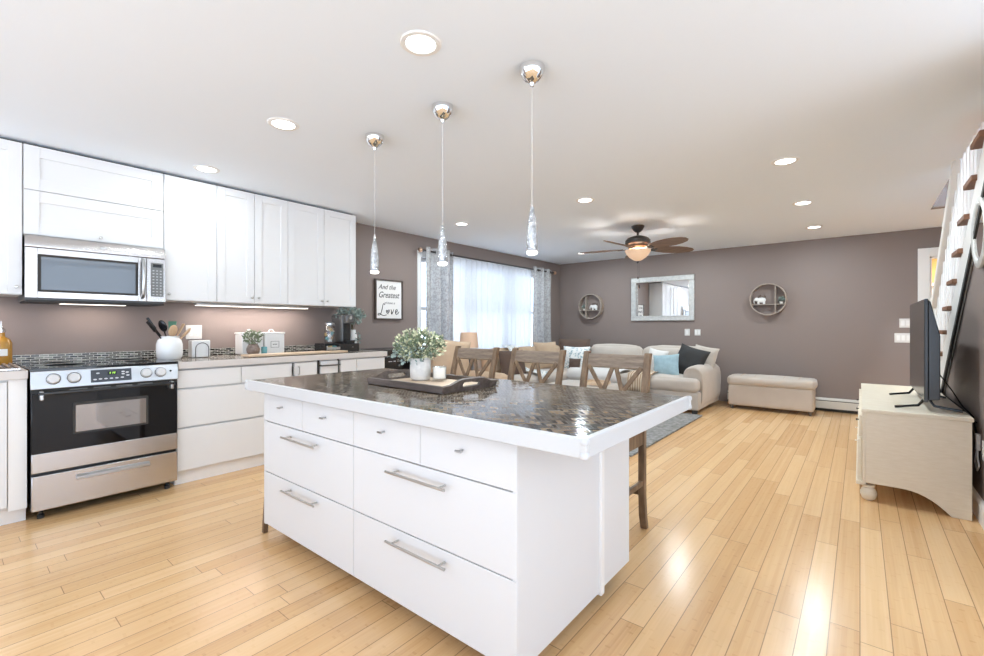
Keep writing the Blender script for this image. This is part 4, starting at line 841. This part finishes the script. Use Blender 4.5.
text('And the', 3.56, 1.672, .085, sx=.95); text('Greatest', 3.585, 1.572, .105, sx=.85, off=.0006); text('of these is', 3.60, 1.475, .042, sx=.95)
# the big word in brush script strokes
g = G(); X_ = XL + .0235
def stroke(pts, r): 
    P = []
    n_ = len(pts)
    for i in range(n_ - 1):
        p0, p1, p2, p3 = pts[max(0, i - 1)], pts[i], pts[i + 1], pts[min(n_ - 1, i + 2)]
        for k in range(5):
            t_ = k / 5; P.append(tuple(.5 * (2 * p1[a] + (p2[a] - p0[a]) * t_ + (2 * p0[a] - 5 * p1[a] + 4 * p2[a] - p3[a]) * t_ * t_ + (3 * p1[a] - p0[a] - 3 * p2[a] + p3[a]) * t_ ** 3) for a in (0, 1)))
    P.append(pts[-1]); g.tube([(X_, 3.41 + u, 1.315 + v) for u, v in P], r, 6)
stroke([(.115, .135), (.10, .15), (.085, .13), (.07, .07), (.05, .02), (.025, .005), (.012, .018), (.03, .028), (.06, .012), (.10, .002), (.14, .01)], .0045)
stroke([(.165, .03), (.185, .055), (.18, .075), (.165, .065), (.165, .045), (.145, .07), (.14, .05), (.165, .02)], .004)
stroke([(.205, .075), (.215, .07), (.22, .02), (.24, .05), (.255, .08)], .0045)
stroke([(.285, .045), (.31, .06), (.305, .082), (.285, .07), (.28, .04), (.295, .02), (.32, .03), (.34, .055)], .0045)
g.build('lettering', 'ink', pn)

# ---------------------------------------------------------------- curtains
RODX = -4.51
rod = thing('curtain_rod', 'bronze curtain rod with ball finials above the left window', 'curtain rod', (RODX, 5.7, 2.195))
G().tube([(RODX, 4.05, 2.195), (RODX, 7.40, 2.195)], .013, 12).build('rod', 'bronze', rod)
for y in (4.03, 7.42): G().sphere((RODX, y, 2.195), .033, n=20).build('finial', 'copper', rod)
for y in (4.12, 7.33): G().box(XL, RODX, y - .008, y + .008, 2.185, 2.205).box(XL, XL + .012, y - .02, y + .02, 2.16, 2.23).build('bracket', 'bronze', rod)
def drape(name, label, cat, y0, y1, x, amp, waves, z0, z1, mt, taper=0, th=.004, seed=0, group=None):
    nx, nz = int(waves * 14), 24; vs = []; fs = []
    for i in range(nx + 1):
        for j in range(nz + 1):
            u, v = i / nx, j / nz; yc = (y0 + y1) / 2; wd = (y1 - y0) * (1 + taper * (1 - v))
            ph = u * waves * 2 * math.pi + noise.noise(Vector((u * 3, seed, v * .8))) * 1.6
            y = yc + (u - .5) * wd + noise.noise(Vector((u * 4, v * 2, seed))) * .02
            vs.append((x + math.sin(ph) * amp * (.75 + .25 * (1 - v)) + noise.noise(Vector((u * 6, v * 2, seed + 5))) * .012, y, z0 + (z1 - z0) * v))
    fs = [(i * (nz + 1) + j, (i + 1) * (nz + 1) + j, (i + 1) * (nz + 1) + j + 1, i * (nz + 1) + j + 1) for i in range(nx) for j in range(nz)]
    t = thing(name, label, cat, (x, (y0 + y1) / 2, z0), group=group)
    o = G().add(vs, fs).build('fabric', mt, t, angle=80)
    return t
t = drape('curtain', 'grey damask curtain panel at the left end of the rod', 'curtain', 4.115, 4.665, RODX, .06, 3, .06, 2.245, 'drape', .05, group='grey damask curtains', seed=1)
for k in range(5): G().tube([(RODX + .021 * math.cos(R(a_)), 4.19 + k * .105, 2.195 + .021 * math.sin(R(a_))) for a_ in range(0, 360, 30)], .004, 6, closed=True).build('grommet', 'steel', t)
t = drape('curtain', 'grey damask curtain panel at the far right end of the rod', 'curtain', 6.68, 7.33, RODX, .06, 3, .06, 2.245, 'drape', .10, group='grey damask curtains', seed=2)
for k in range(5): G().tube([(RODX + .021 * math.cos(R(a_)), 6.74 + k * .135, 2.195 + .021 * math.sin(R(a_))) for a_ in range(0, 360, 30)], .004, 6, closed=True).build('grommet', 'steel', t)
drape('sheer_curtain', 'wide white sheer curtain between the two grey damask panels', 'curtain', 4.655, 6.695, RODX - .05, .028, 16, .10, 2.185, 'sheer', 0, seed=3)

# ---------------------------------------------------------------- far wall decor
mr = thing('wall_mirror', 'rectangular mirror in a wide silver frame on the far wall', 'mirror', (-2.62, YF, 1.28))
x0, x1, z0, z1 = -3.16, -2.095, 1.275, 2.03; q = .085
g = G()
for (a0, b0, c0, d0) in ((x0, x1, z1 - q, z1), (x0, x1, z0, z0 + q)): g.box(a0, b0, YF - .035, YF - .001, c0, d0)
g.box(x0, x0 + q, YF - .035, YF - .001, z0 + q, z1 - q).box(x1 - q, x1, YF - .035, YF - .001, z0 + q, z1 - q); g.build('frame', 'silver', mr, bevel=.008)
G().box(x0 + q - .016, x1 - q + .016, YF - .042, YF - .034, z1 - q - .0, z1 - q + .016).box(x0 + q - .016, x1 - q + .016, YF - .042, YF - .034, z0 + q - .016, z0 + q).box(x0 + q - .016, x0 + q, YF - .042, YF - .034, z0 + q, z1 - q).box(x1 - q, x1 - q + .016, YF - .042, YF - .034, z0 + q, z1 - q).build('inner_bead', 'silver', mr, bevel=.003)
G().box(x0 + q, x1 - q, YF - .02, YF - .012, z0 + q, z1 - q).build('glass', 'mirror', mr)
def ring_shelf(xc, zc, vx, label, lab2, lab3, seed):
    t = thing('round_shelf', label, 'wall shelf', (xc, YF, zc)); r_ = .235; d0, d1 = YF - .11, YF - .001
    m = rot((xc, YF, zc), 90, 0, 0)
    G().lathe([(r_ - .013, .001), (r_ - .013, .11), (r_, .11), (r_, .001), (r_ - .013, .001)], n=64, m=m).build('ring', 'ringw', t)
    hz = zc - .07; hw = math.sqrt((r_ - .013) ** 2 - .07 ** 2); G().box(xc - hw, xc + hw, d0 + .005, d1, hz - .010, hz).build('shelf', 'ringw', t)
    vh = math.sqrt((r_ - .013) ** 2 - vx ** 2); G().box(xc + vx - .006, xc + vx + .006, d0 + .005, d1, zc - vh, hz - .01).box(xc + vx - .006, xc + vx + .006, d0 + .005, d1, hz, zc + vh).build('divider', 'ringw', t)
    ex = xc - vx * .7 + (.02 if vx < 0 else -.02); e = thing('elephant_figurine', lab2, 'figurine', (ex, YF - .06, hz)); yy = YF - .06
    g = G(); g.sphere((ex, yy, hz + .062), .062, .032, .040, n=20)
    for sx in (-.035, .035):
        for sy in (-.014, .014): g.tube([(ex + sx, yy + sy, hz + .05), (ex + sx, yy + sy, hz + .001)], .014, 10)
    g.sphere((ex - .062, yy, hz + .072), .030, .026, .030, n=16); g.tube([(ex - .085, yy, hz + .07), (ex - .098, yy, hz + .04), (ex - .092, yy, hz + .012)], [.013, .009, .006], 8)
    g.build('body', 'ceramic', e); G().sphere((ex - .05, yy - .026, hz + .075), .018, .005, .024, n=12).sphere((ex - .05, yy + .026, hz + .075), .018, .005, .024, n=12).build('ears', 'ceramic', e)
    leaves(e, 'plant_on_back', 'brown', (ex, yy, hz + .105), (.05, .02, .02), 40, .018, seed)
    px = xc + (vx + .07 if vx > 0 else vx - .055); p = thing('succulent', lab3, 'plant', (px, YF - .06, hz)); G().lathe([(0, 0), (.018, 0), (.024, .03), (.02, .03), (0, .02)], (px, YF - .06, hz + .001), 16).build('pot', 'pot', p); leaves(p, 'foliage', 'leafg', (px, YF - .06, hz + .06), (.03, .03, .035), 50, .03, seed + 1)
ring_shelf(-3.93, 1.553, -.085, 'round wooden wall shelf left of the silver mirror', 'small white elephant figurine in the left round shelf', 'tiny succulent in the left round shelf', 31)
ring_shelf(-1.055, 1.580, .095, 'round wooden wall shelf right of the silver mirror', 'small white elephant figurine in the right round shelf', 'tiny succulent in the right round shelf', 41)
# baseboard heater
ht = thing('baseboard_heater', 'long cream baseboard heater along the far wall', 'heater', (-.8, YF, 0))
G().box(-1.6, .56, YF - .065, YF - .055, .045, .145).build('front_panel', 'heater', ht, bevel=.002); G().prism([(YF - .001, .185), (YF - .04, .185), (YF - .06, .165), (YF - .06, .155), (YF - .035, .172), (YF - .001, .172)], 'x', -1.6, .56).build('top_cover', 'heater', ht)
G().box(-1.6, .56, YF - .05, YF - .001, .012, .17).build('fins', 'dark', ht)

# ---------------------------------------------------------------- storage bench
bn = thing('storage_bench', 'beige upholstered storage bench against the far wall', 'bench', (-.96, 7.38, 0))
bx0, bx1, by0, by1 = -1.485, -.46, 7.19, 7.60
G().soft(bx0 + .01, bx1 - .01, by0 + .01, by1 - .01, .055, .345, .02, .002, 10, wr=.001).build('body', 'sofa', bn)
G().soft(bx0, bx1, by0, by1, .337, .47, .04, .02, 12, wr=.006, seed=3).build('lid', 'sofa', bn)
g = G()
for k in range(1, 6): x = bx0 + (bx1 - bx0) * k / 6; g.tube([(x, by0 + .02, .474), (x, (by0 + by1) / 2, .489), (x, by1 - .02, .474)], .003, 6)
g.build('lid_seams', 'tan', bn)
for x in (bx0 + .05, bx1 - .05):
    for y in (by0 + .05, by1 - .05): G().lathe([(.014, 0), (.02, .03), (.022, .058)], (x, y, 0), 12).build('foot', 'dgrey', bn)

# ---------------------------------------------------------------- rug
rg_ = G().box(-3.55, -1.60, 3.95, 6.33, .001, .018).build('rug', 'rug', bevel=.005); tag(rg_, 'grey shaggy area rug on the floor in front of the sofa', 'rug')

# ---------------------------------------------------------------- sectional sofa
sf = thing('sectional_sofa', 'large oatmeal sectional sofa in the far left corner', 'sofa', (-3.2, 6.9, 0))
SY0, SY1 = 6.36, 7.50
G().soft(-4.38, -1.66, SY0 + .01, SY1, .05, .30, .03, .004, 10, wr=.002).build('base', 'sofa', sf); G().soft(-4.42, -3.62, 4.95, SY0 + .03, .05, .30, .03, .004, 10, wr=.002).build('base', 'sofa', sf)
G().soft(-4.42, -1.72, 7.28, 7.56, .10, .74, .07, .01, 12, wr=.004).build('back_frame', 'sofa', sf); G().soft(-4.43, -4.26, 4.95, 7.5, .10, .72, .07, .01, 12, wr=.004).build('back_frame', 'sofa', sf)
# right arm: rounded front, rolled top
g = G(); prof = [(-.15, .04), (.13, .04), (.145, .25), (.15, .45), (.135, .56), (.08, .62), (0, .635), (-.08, .62), (-.13, .57), (-.145, .50), (-.15, .40)]
vs = []; fs = []; ys = [(SY0 + .14, .80), (SY0 + .11, .93), (SY0 + .14, 1), (SY0 + .3, 1.02), (SY0 + .7, 1.02), (SY1 + .02, 1), (SY1 + .04, .9)]
for y, s_ in ys:
    for (u, v) in prof: vs.append((-1.765 + u * s_ * .92, y, .32 + (v - .32) * (s_ if v > .1 else 1)))
n_ = len(prof)
for i in range(len(ys) - 1):
    for j in range(n_): fs.append((i * n_ + j, i * n_ + (j + 1) % n_, (i + 1) * n_ + (j + 1) % n_, (i + 1) * n_ + j))
fs += [tuple(range(n_)), tuple(range(len(vs) - n_, len(vs)))]
o = G().add(vs, fs).build('arm', 'sofa', sf); md = o.modifiers.new('s', 'SUBSURF'); md.levels = 2; md.render_levels = 2
sx_ = [(-2.80, -1.92), (-3.66, -2.81)]
G().soft(-2.80, -1.66, SY0 - .02, SY0 + .13, .29, .475, .06, .01, 14, seed=30, wr=.006).build('seat_cushion', 'sofa', sf)
for i, (x0, x1) in enumerate(sx_): G().soft(x0, x1, SY0 - .02, 7.30, .29, .475, .07, .02, 14, seed=i, wr=.008).build('seat_cushion', 'sofa', sf)
G().soft(-4.33, -3.60, 5.70, 6.42, .29, .475, .07, .02, 14, seed=5, wr=.008).build('seat_cushion', 'sofa', sf); G().soft(-4.33, -3.60, 4.97, 5.69, .29, .475, .07, .02, 14, seed=6, wr=.008).build('seat_cushion', 'sofa', sf); G().soft(-4.33, -3.67, 6.43, 7.30, .29, .475, .07, .02, 14, seed=7, wr=.008).build('seat_cushion', 'sofa', sf)
for i, (x0, x1) in enumerate(((-2.72, -1.68), (-3.66, -2.74), (-4.30, -3.68))):
    m = rot(((x0 + x1) / 2, 7.20, .46), -12, 0, 0); w_ = (x1 - x0) / 2 - .005; G().soft(-w_, w_, -.11, .11, 0, .40, .09, .03, 14, m=m, seed=10 + i, wr=.01).build('back_cushion', 'sofa', sf)
for i, (y0, y1) in enumerate(((6.40, 7.05), (5.70, 6.39), (4.98, 5.69))):
    m = rot((-4.16, (y0 + y1) / 2, .46), 0, -12, 0); w_ = (y1 - y0) / 2 - .005; G().soft(-.10, .10, -w_, w_, 0, .37, .08, .03, 14, m=m, seed=20 + i, wr=.01).build('back_cushion', 'tan', sf)
for x, y in ((-1.72, 6.42), (-1.80, 7.4), (-3.4, 6.42), (-3.66, 5.0), (-4.36, 5.0), (-4.3, 7.4)): G().box(x - .03, x + .03, y - .03, y + .03, 0, .055).build('foot', 'dark', sf)
def pil(label, loc, w_, h_, t_, mt, rx=-18, rz=0, ry=0, seed=0, cat='pillow'):
    o = G().pillow(w_, h_, t_, seed=seed).build('throw_pillow', mt); o.matrix_basis = Matrix.Translation(loc) @ Matrix.Rotation(R(rz), 4, 'Z') @ Matrix.Rotation(R(rx), 4, 'X') @ Matrix.Rotation(R(ry), 4, 'Y'); return tag(o, label, cat, 'throw pillows on the sofa')
pil('black woven throw pillow leaning at the right sofa arm', (-1.94, 6.95, .655), .48, .48, .17, 'black_f', -22, -14, 14, 1)
pil('pale blue throw pillow left of the black one', (-2.205, 6.74, .60), .37, .36, .15, 'blue_f', -24, 4, -6, 2)
pil('white throw pillow behind the blue one', (-2.40, 6.86, .635), .30, .42, .14, 'white_f', -20, 0, 10, 3)
pil('oatmeal corner pillow standing behind the black pillow', (-1.80, 7.20, .70), .40, .38, .14, 'sofa', -14, -20, 8, 4)
pp = pil('white and blue floral pillow between the two right-hand stools', (-3.68, 6.72, .635), .46, .44, .15, 'floral', -18, 12, 0, 5)
pil('dark brown pillow standing tall in the sofa corner', (-3.88, 7.02, .72), .56, .50, .16, 'brown', -14, 18, 0, 6)
pil('tan pillow against the window under the right curtain', (-4.02, 6.35, .70), .48, .46, .16, 'tan', -12, 72, 0, 7)
pil('small tan pillow on the window side of the sofa', (-3.98, 5.72, .66), .44, .42, .16, 'tan', -14, 78, 0, 8)
pil('dark brown pillow seen between the left and middle stools', (-3.90, 5.25, .64), .46, .40, .16, 'brown', -16, 74, 0, 9)
pc = G().pillow(.20, .20, .10, seed=12).build('small_cushion', 'brown'); pc.matrix_basis = Matrix.Translation((-3.58, 6.50, .565)) @ Matrix.Rotation(R(10), 4, 'Z') @ Matrix.Rotation(R(-15), 4, 'X'); tag(pc, 'little dark brown heart cushion before the floral pillow', 'cushion')
# throws
def cloth(name, label, path, y_or_x, w0, w1, mt, axis, seed=0):
    pts = path; nu, nv = len(pts), 16; vs = []
    for i, (a_, z_) in enumerate(pts):
        for j in range(nv + 1):
            b1 = w0 + (w1 - w0) * j / nv; d_ = noise.noise(Vector((a_ * 5, b1 * 8, seed))) * .018
            vs.append((b1, a_ + d_, z_ + abs(d_)) if axis == 'y' else (a_ + d_, b1, z_ + abs(d_)))
    fs = [(i * (nv + 1) + j, (i + 1) * (nv + 1) + j, (i + 1) * (nv + 1) + j + 1, i * (nv + 1) + j + 1) for i in range(nu - 1) for j in range(nv)]
    o = G().add(vs, fs).build(name, mt, angle=80); md = o.modifiers.new('t', 'SOLIDIFY'); md.thickness = .008; return tag(o, label, 'blanket')
cloth('throw_blanket', 'tan striped throw draped over the sofa seat front', [(6.95, .515), (6.7, .52), (6.45, .515), (6.33, .49), (6.29, .42), (6.285, .32), (6.28, .25)], 0, -2.62, -2.28, 'stripe', 'y', 1)
cloth('throw_blanket', 'white blanket spread over the middle sofa seat', [(7.0, .52), (6.7, .525), (6.45, .515), (6.325, .49), (6.29, .42), (6.285, .34)], 0, -3.62, -2.75, 'white_f', 'y', 2)
cloth('throw_blanket', 'pale patterned blanket hanging over the window side of the sofa', [(-4.24, .88), (-4.12, .86), (-4.02, .74), (-3.96, .58), (-3.9, .525), (-3.7, .52), (-3.56, .50), (-3.53, .40)], 0, 5.42, 5.68, 'floral', 'x', 3)
# coffee table
cf = thing('ottoman', 'square oatmeal ottoman in the middle of the rug', 'ottoman', (-2.95, 5.35, 0))
G().soft(-3.28, -2.45, 4.95, 5.75, .07, .42, .05, .012, 12, wr=.004).build('cushion', 'sofa', cf)
for x in (-3.2, -2.53):
    for y in (5.03, 5.67): G().lathe([(.018, .018), (.028, .08)], (x, y, 0), 12).build('foot', 'dark', cf)
t = G().box(-2.78, -2.50, 5.2, 5.5, .437, .445).box(-2.78, -2.77, 5.2, 5.5, .445, .475).box(-2.51, -2.50, 5.2, 5.5, .445, .475).box(-2.77, -2.51, 5.2, 5.21, .445, .475).box(-2.77, -2.51, 5.49, 5.5, .445, .475).build('tray', 'board'); tag(t, 'light brown wooden tray lying on the ottoman', 'tray')

# armchair behind the island plant
ac = thing('armchair', 'tan armchair near the window behind the island plant', 'armchair', (-3.85, 3.85, 0))
G().soft(-4.25, -3.45, 3.88, 4.62, .06, .40, .06, .01, 10, wr=.003).build('base', 'tan', ac); G().soft(-4.12, -3.44, 3.98, 4.52, .38, .52, .05, .02, 12, wr=.005).build('seat_cushion', 'tan', ac)
m = rot((-4.12, 4.25, .36), 0, -10, 0); G().soft(-.12, .12, -.36, .36, 0, .56, .10, .03, 14, m=m, wr=.006).build('backrest', 'tan', ac)
for y in (3.92, 4.58): G().soft(-4.22, -3.45, y - .08, y + .08, .06, .60, .07, .01, 10, wr=.004).build('arm', 'tan', ac)
for x in (-4.2, -3.5):
    for y in (3.93, 4.57): G().lathe([(.018, 0), (.026, .065)], (x, y, 0), 10).build('foot', 'dark', ac)
pil('tan pillow propped on the armchair beside the plant', (-3.86, 4.02, .80), .46, .46, .16, 'tan', -10, 60, 8, 15)['group'] = 'armchair pillow'

for _o in [ac] + [o for o in COL.objects if o.get('group') == 'armchair pillow']: _o.location = Vector(_o.location) + Vector((.12, -.20, 0))

# side table and lamp
st_ = thing('side_table', 'small dark side table under the tan table lamp', 'table', (-4.22, 4.64, 0))
G().lathe([(0, .55), (.15, .55), (.15, .575), (0, .575)], (-4.2, 4.64, 0), 32).build('table_top', 'stool', st_); G().tube([(-4.2, 4.64, .02), (-4.2, 4.64, .55)], .018, 10).build('pole', 'dark', st_); G().lathe([(0, 0), (.12, 0), (.12, .015), (.03, .03), (0, .03)], (-4.2, 4.64, 0), 24).build('foot', 'dark', st_)
lp = thing('table_lamp', 'table lamp with a tan drum shade in front of the sheer curtain', 'lamp', (-4.2, 4.64, .576))
G().lathe([(0, 0), (.06, 0), (.062, .012), (.02, .03), (.015, .06), (.035, .12), (.04, .18), (.02, .24), (.010, .27), (.008, .36), (0, .36)], (-4.2, 4.64, .576), 24).build('base', 'dgrey', lp)
G().lathe([(.135, .31), (.115, .52), (.112, .52), (.132, .31), (.135, .31)], (-4.2, 4.64, .576), 32, cap=False).build('shade', 'shade', lp); point(lp, (-4.2, 4.64, .576 + .41), 1.2, (1, .7, .45), .03)

# ---------------------------------------------------------------- television console and television
cs = thing('media_console', 'cream painted media console with bun feet by the right wall', 'cabinet', (.28, 4.84, 0))
CY0, CY1 = 3.965, 5.70
def curve_profile():
    P = [(.03, .125), (.20, .125)]
    for k in range(1, 9):
        u = k / 8; P.append((.20 + .24 * u, .125 - .125 * (u ** 2.2)))
    P += [(.528, 0), (.528, .60), (.03, .60)]; return P
G().prism(curve_profile(), 'y', CY0, CY0 + .025).build('end_panel', 'cream', cs, bevel=.001, smooth=False); G().prism(curve_profile(), 'y', CY1 - .025, CY1).build('end_panel', 'cream', cs, smooth=False)
G().box(.04, .515, CY0 + .025, CY1 - .025, .13, .60).build('body', 'cream', cs, smooth=False)
G().box(.008, .536, CY0 - .008, CY1 + .012, .60, .625).build('top', 'cream', cs, bevel=.004); G().box(.012, .03, CY0 + .002, CY1 - .002, .11, .60).build('face_frame', 'cream', cs, bevel=.003)
for k in range(3):
    y0 = CY0 + .03 + k * .562; d = G().box(-.006, .012, y0, y0 + .54, .43, .575).build('drawer', 'cream', cs, bevel=.003); 
    for yy in (y0 + .27,): G().lathe([(.004, 0), (.004, .012), (.008, .012), (.007, .017), (0, .018)], n=14, m=rot((-.006, yy, .50), 0, -90, 0)).build('knob', 'dark', d)
    d = G().box(-.014, .012, y0, y0 + .54, .13, .41).build('door', 'cream', cs, bevel=.004); G().lathe([(.004, 0), (.004, .012), (.008, .012), (0, .018)], n=14, m=rot((-.014, y0 + .5, .30), 0, -90, 0)).build('knob', 'cream', d)
G().box(-.022, .03, CY0 + .004, CY1 - .004, .105, .13).build('base_moulding', 'cream', cs, bevel=.004)
for y in (CY0 + .05, CY1 - .05): G().lathe([(.022, 0), (.035, .01), (.045, .035), (.045, .055), (.035, .078), (.027, .085), (.035, .092), (.035, .106)], (.045, y, 0), 28).build('bun_foot', 'cream', cs)
tv = thing('television', 'large flat television on the cream console, seen from its edge', 'television', (.34, 4.6, .625))
ty0, ty1, tz0, tz1, tx = 4.05, 5.14, .69, 1.362, .325
G().box(tx, tx + .018, ty0, ty1, tz0, tz1).build('panel', 'black', tv, bevel=.003); G().box(tx - .002, tx, ty0 + .008, ty1 - .008, tz0 + .014, tz1 - .008).build('screen', mat('matt_dark_screen', (.02, .019, .019), .22, spec=.4), tv)
G().prism([(tx + .018, tz0 + .01), (tx + .075, tz0 + .02), (tx + .075, 1.12), (tx + .03, tz1 - .02), (tx + .018, tz1 - .005)], 'y', ty0 + .01, ty1 - .01).build('rear_housing', 'black', tv, bevel=.004)
for y in (4.22, 4.95):
    G().tube([(tx + .02, y, tz0 + .01), (tx - .02, y - .04, .65), (tx - .14, y - .07, .632)], [.008, .009, .008], 8).tube([(tx + .03, y, tz0 + .01), (tx + .06, y - .02, .65), (tx + .19, y - .04, .632)], [.008, .009, .008], 8).build('foot', 'black', tv)
cb = G().tube([(tx + .06, 4.35, .95), (.42, 4.36, .86), (.48, 4.30, .75), (.52, 4.25, .66), (.565, 4.2, .60), (.567, 4.12, .50)], .004, 6).tube([(tx + .06, 4.5, .85), (.44, 4.45, .72), (.52, 4.3, .64), (.565, 4.1, .58)], .004, 6).build('cable', 'black'); tag(cb, 'thin black cables looping down behind the television', 'cable')
cb = thing('wall_charger', 'white plug adapter with a looped cord behind the console', 'plug', (.57, 4.02, .46)); G().box(.553, .5735, 4.03, 4.07, .42, .52).build('adapter', 'plate', cb, bevel=.004); G().tube([(.562, 4.05, .42), (.560, 4.03, .37), (.562, 4.0, .33), (.562, 4.06, .29), (.562, 4.13, .33), (.566, 4.1, .42)], .004, 8).build('cord', 'plate', cb)

# ---------------------------------------------------------------- staircase
sc_ = thing('staircase', 'white open-side staircase with wood treads rising toward the viewer on the right', 'staircase', (1.05, 5.0, 0))
yt = 3.2
G().prism([(yb, 0), (yb + .35, 0), (yb + .35, .04), (2.2, LZ(2.2) + .30), (2.2, LZ(2.2))], 'x', XS - .018, XS + .03).build('stringer', 'trim', sc_, smooth=False)
G().prism([(yb, -.0), (yb + .02, 0.01), (2.25, LZ(2.25) + .012), (2.25, LZ(2.25) - .03), (yb - .04, .0)], 'x', XS - .026, XS - .012).build('dark_edge_trim', 'dark', sc_, smooth=False)
G().prism([(yb + .1, 0), (yb + .35, 0), (yb + .35, .04), (2.2, LZ(2.2) + .30), (2.2, LZ(2.2) + .05)], 'x', 1.52, 1.549).build('stringer', 'trim', sc_, smooth=False)
nt = 0
for i in range(-8, 7):
    z = 1.73 - .1935 * i; y0 = 4.53 + .249 * i
    if z < .15 or z > 3.2: continue
    G().box(XS - .045, 1.52, y0 - .01, y0 + .27, z - .035, z).build('tread', 'tread', sc_, bevel=.006); nt += 1
    G().box(XS + .031, 1.52, y0 - .01, y0 + .008, z, z + .158).build('riser', 'trim', sc_, smooth=False)
    for k in range(2):
        yb_ = y0 + .07 + .125 * k; top = LZ(yb_) + 1.17
        G().box(XS - .008, XS + .018, yb_ - .013, yb_ + .013, z, top).build('baluster', 'trim', sc_, bevel=.003)
G().prism([(6.15, LZ(6.15) + 1.15), (6.15, LZ(6.15) + 1.25), (2.6, LZ(2.6) + 1.25), (2.6, LZ(2.6) + 1.15)], 'x', XS - .038, XS + .03).build('handrail', 'trim', sc_, bevel=.008)
G().box(XS - .04, XS + .05, 6.10, 6.19, 0, LZ(6.15) + 1.30).build('newel_post', 'trim', sc_, bevel=.006)
# round silver frame on the stair wall
sm = thing('round_wall_mirror', 'round mirror in a chunky silver frame on the right stair wall', 'mirror', (XS, 3.935, 1.745))
m = rot((XS - .016, 3.935, 1.745), 0, -90, 0)
G().lathe([(.15, 0), (.155, .008), (.17, .014), (.195, .015), (.212, .010), (.218, .0), (.15, 0)], n=64, m=m).build('frame', 'silver', sm); G().lathe([(0, .004), (.152, .004), (.152, .0), (0, 0)], n=48, m=m).build('glass', 'mirror', sm)
# cream hutch in the back room
hu = thing('hutch', 'cream panelled hutch seen through the far doorway', 'cabinet', (1.0, 9.6, 0))
box(.25, 1.75, 9.55, 9.95, 0, .85).build('lower_body', 'tan', hu); box(.30, 1.70, 9.62, 9.95, .85, 1.80).build('upper_body', 'trim', hu)
for k in range(4): x = .33 + k * .34; G().box(x, x + .31, 9.60, 9.62, .90, 1.34).box(x, x + .31, 9.60, 9.62, 1.37, 1.75).build('door', 'trim', hu, bevel=.004)
for k in range(4): x = .28 + k * .36; G().box(x, x + .33, 9.53, 9.55, .08, .80).build('door', 'board', hu, bevel=.004)
box(.22, 1.78, 9.55, 9.97, 1.80, 1.84).build('cornice', 'trim', hu)
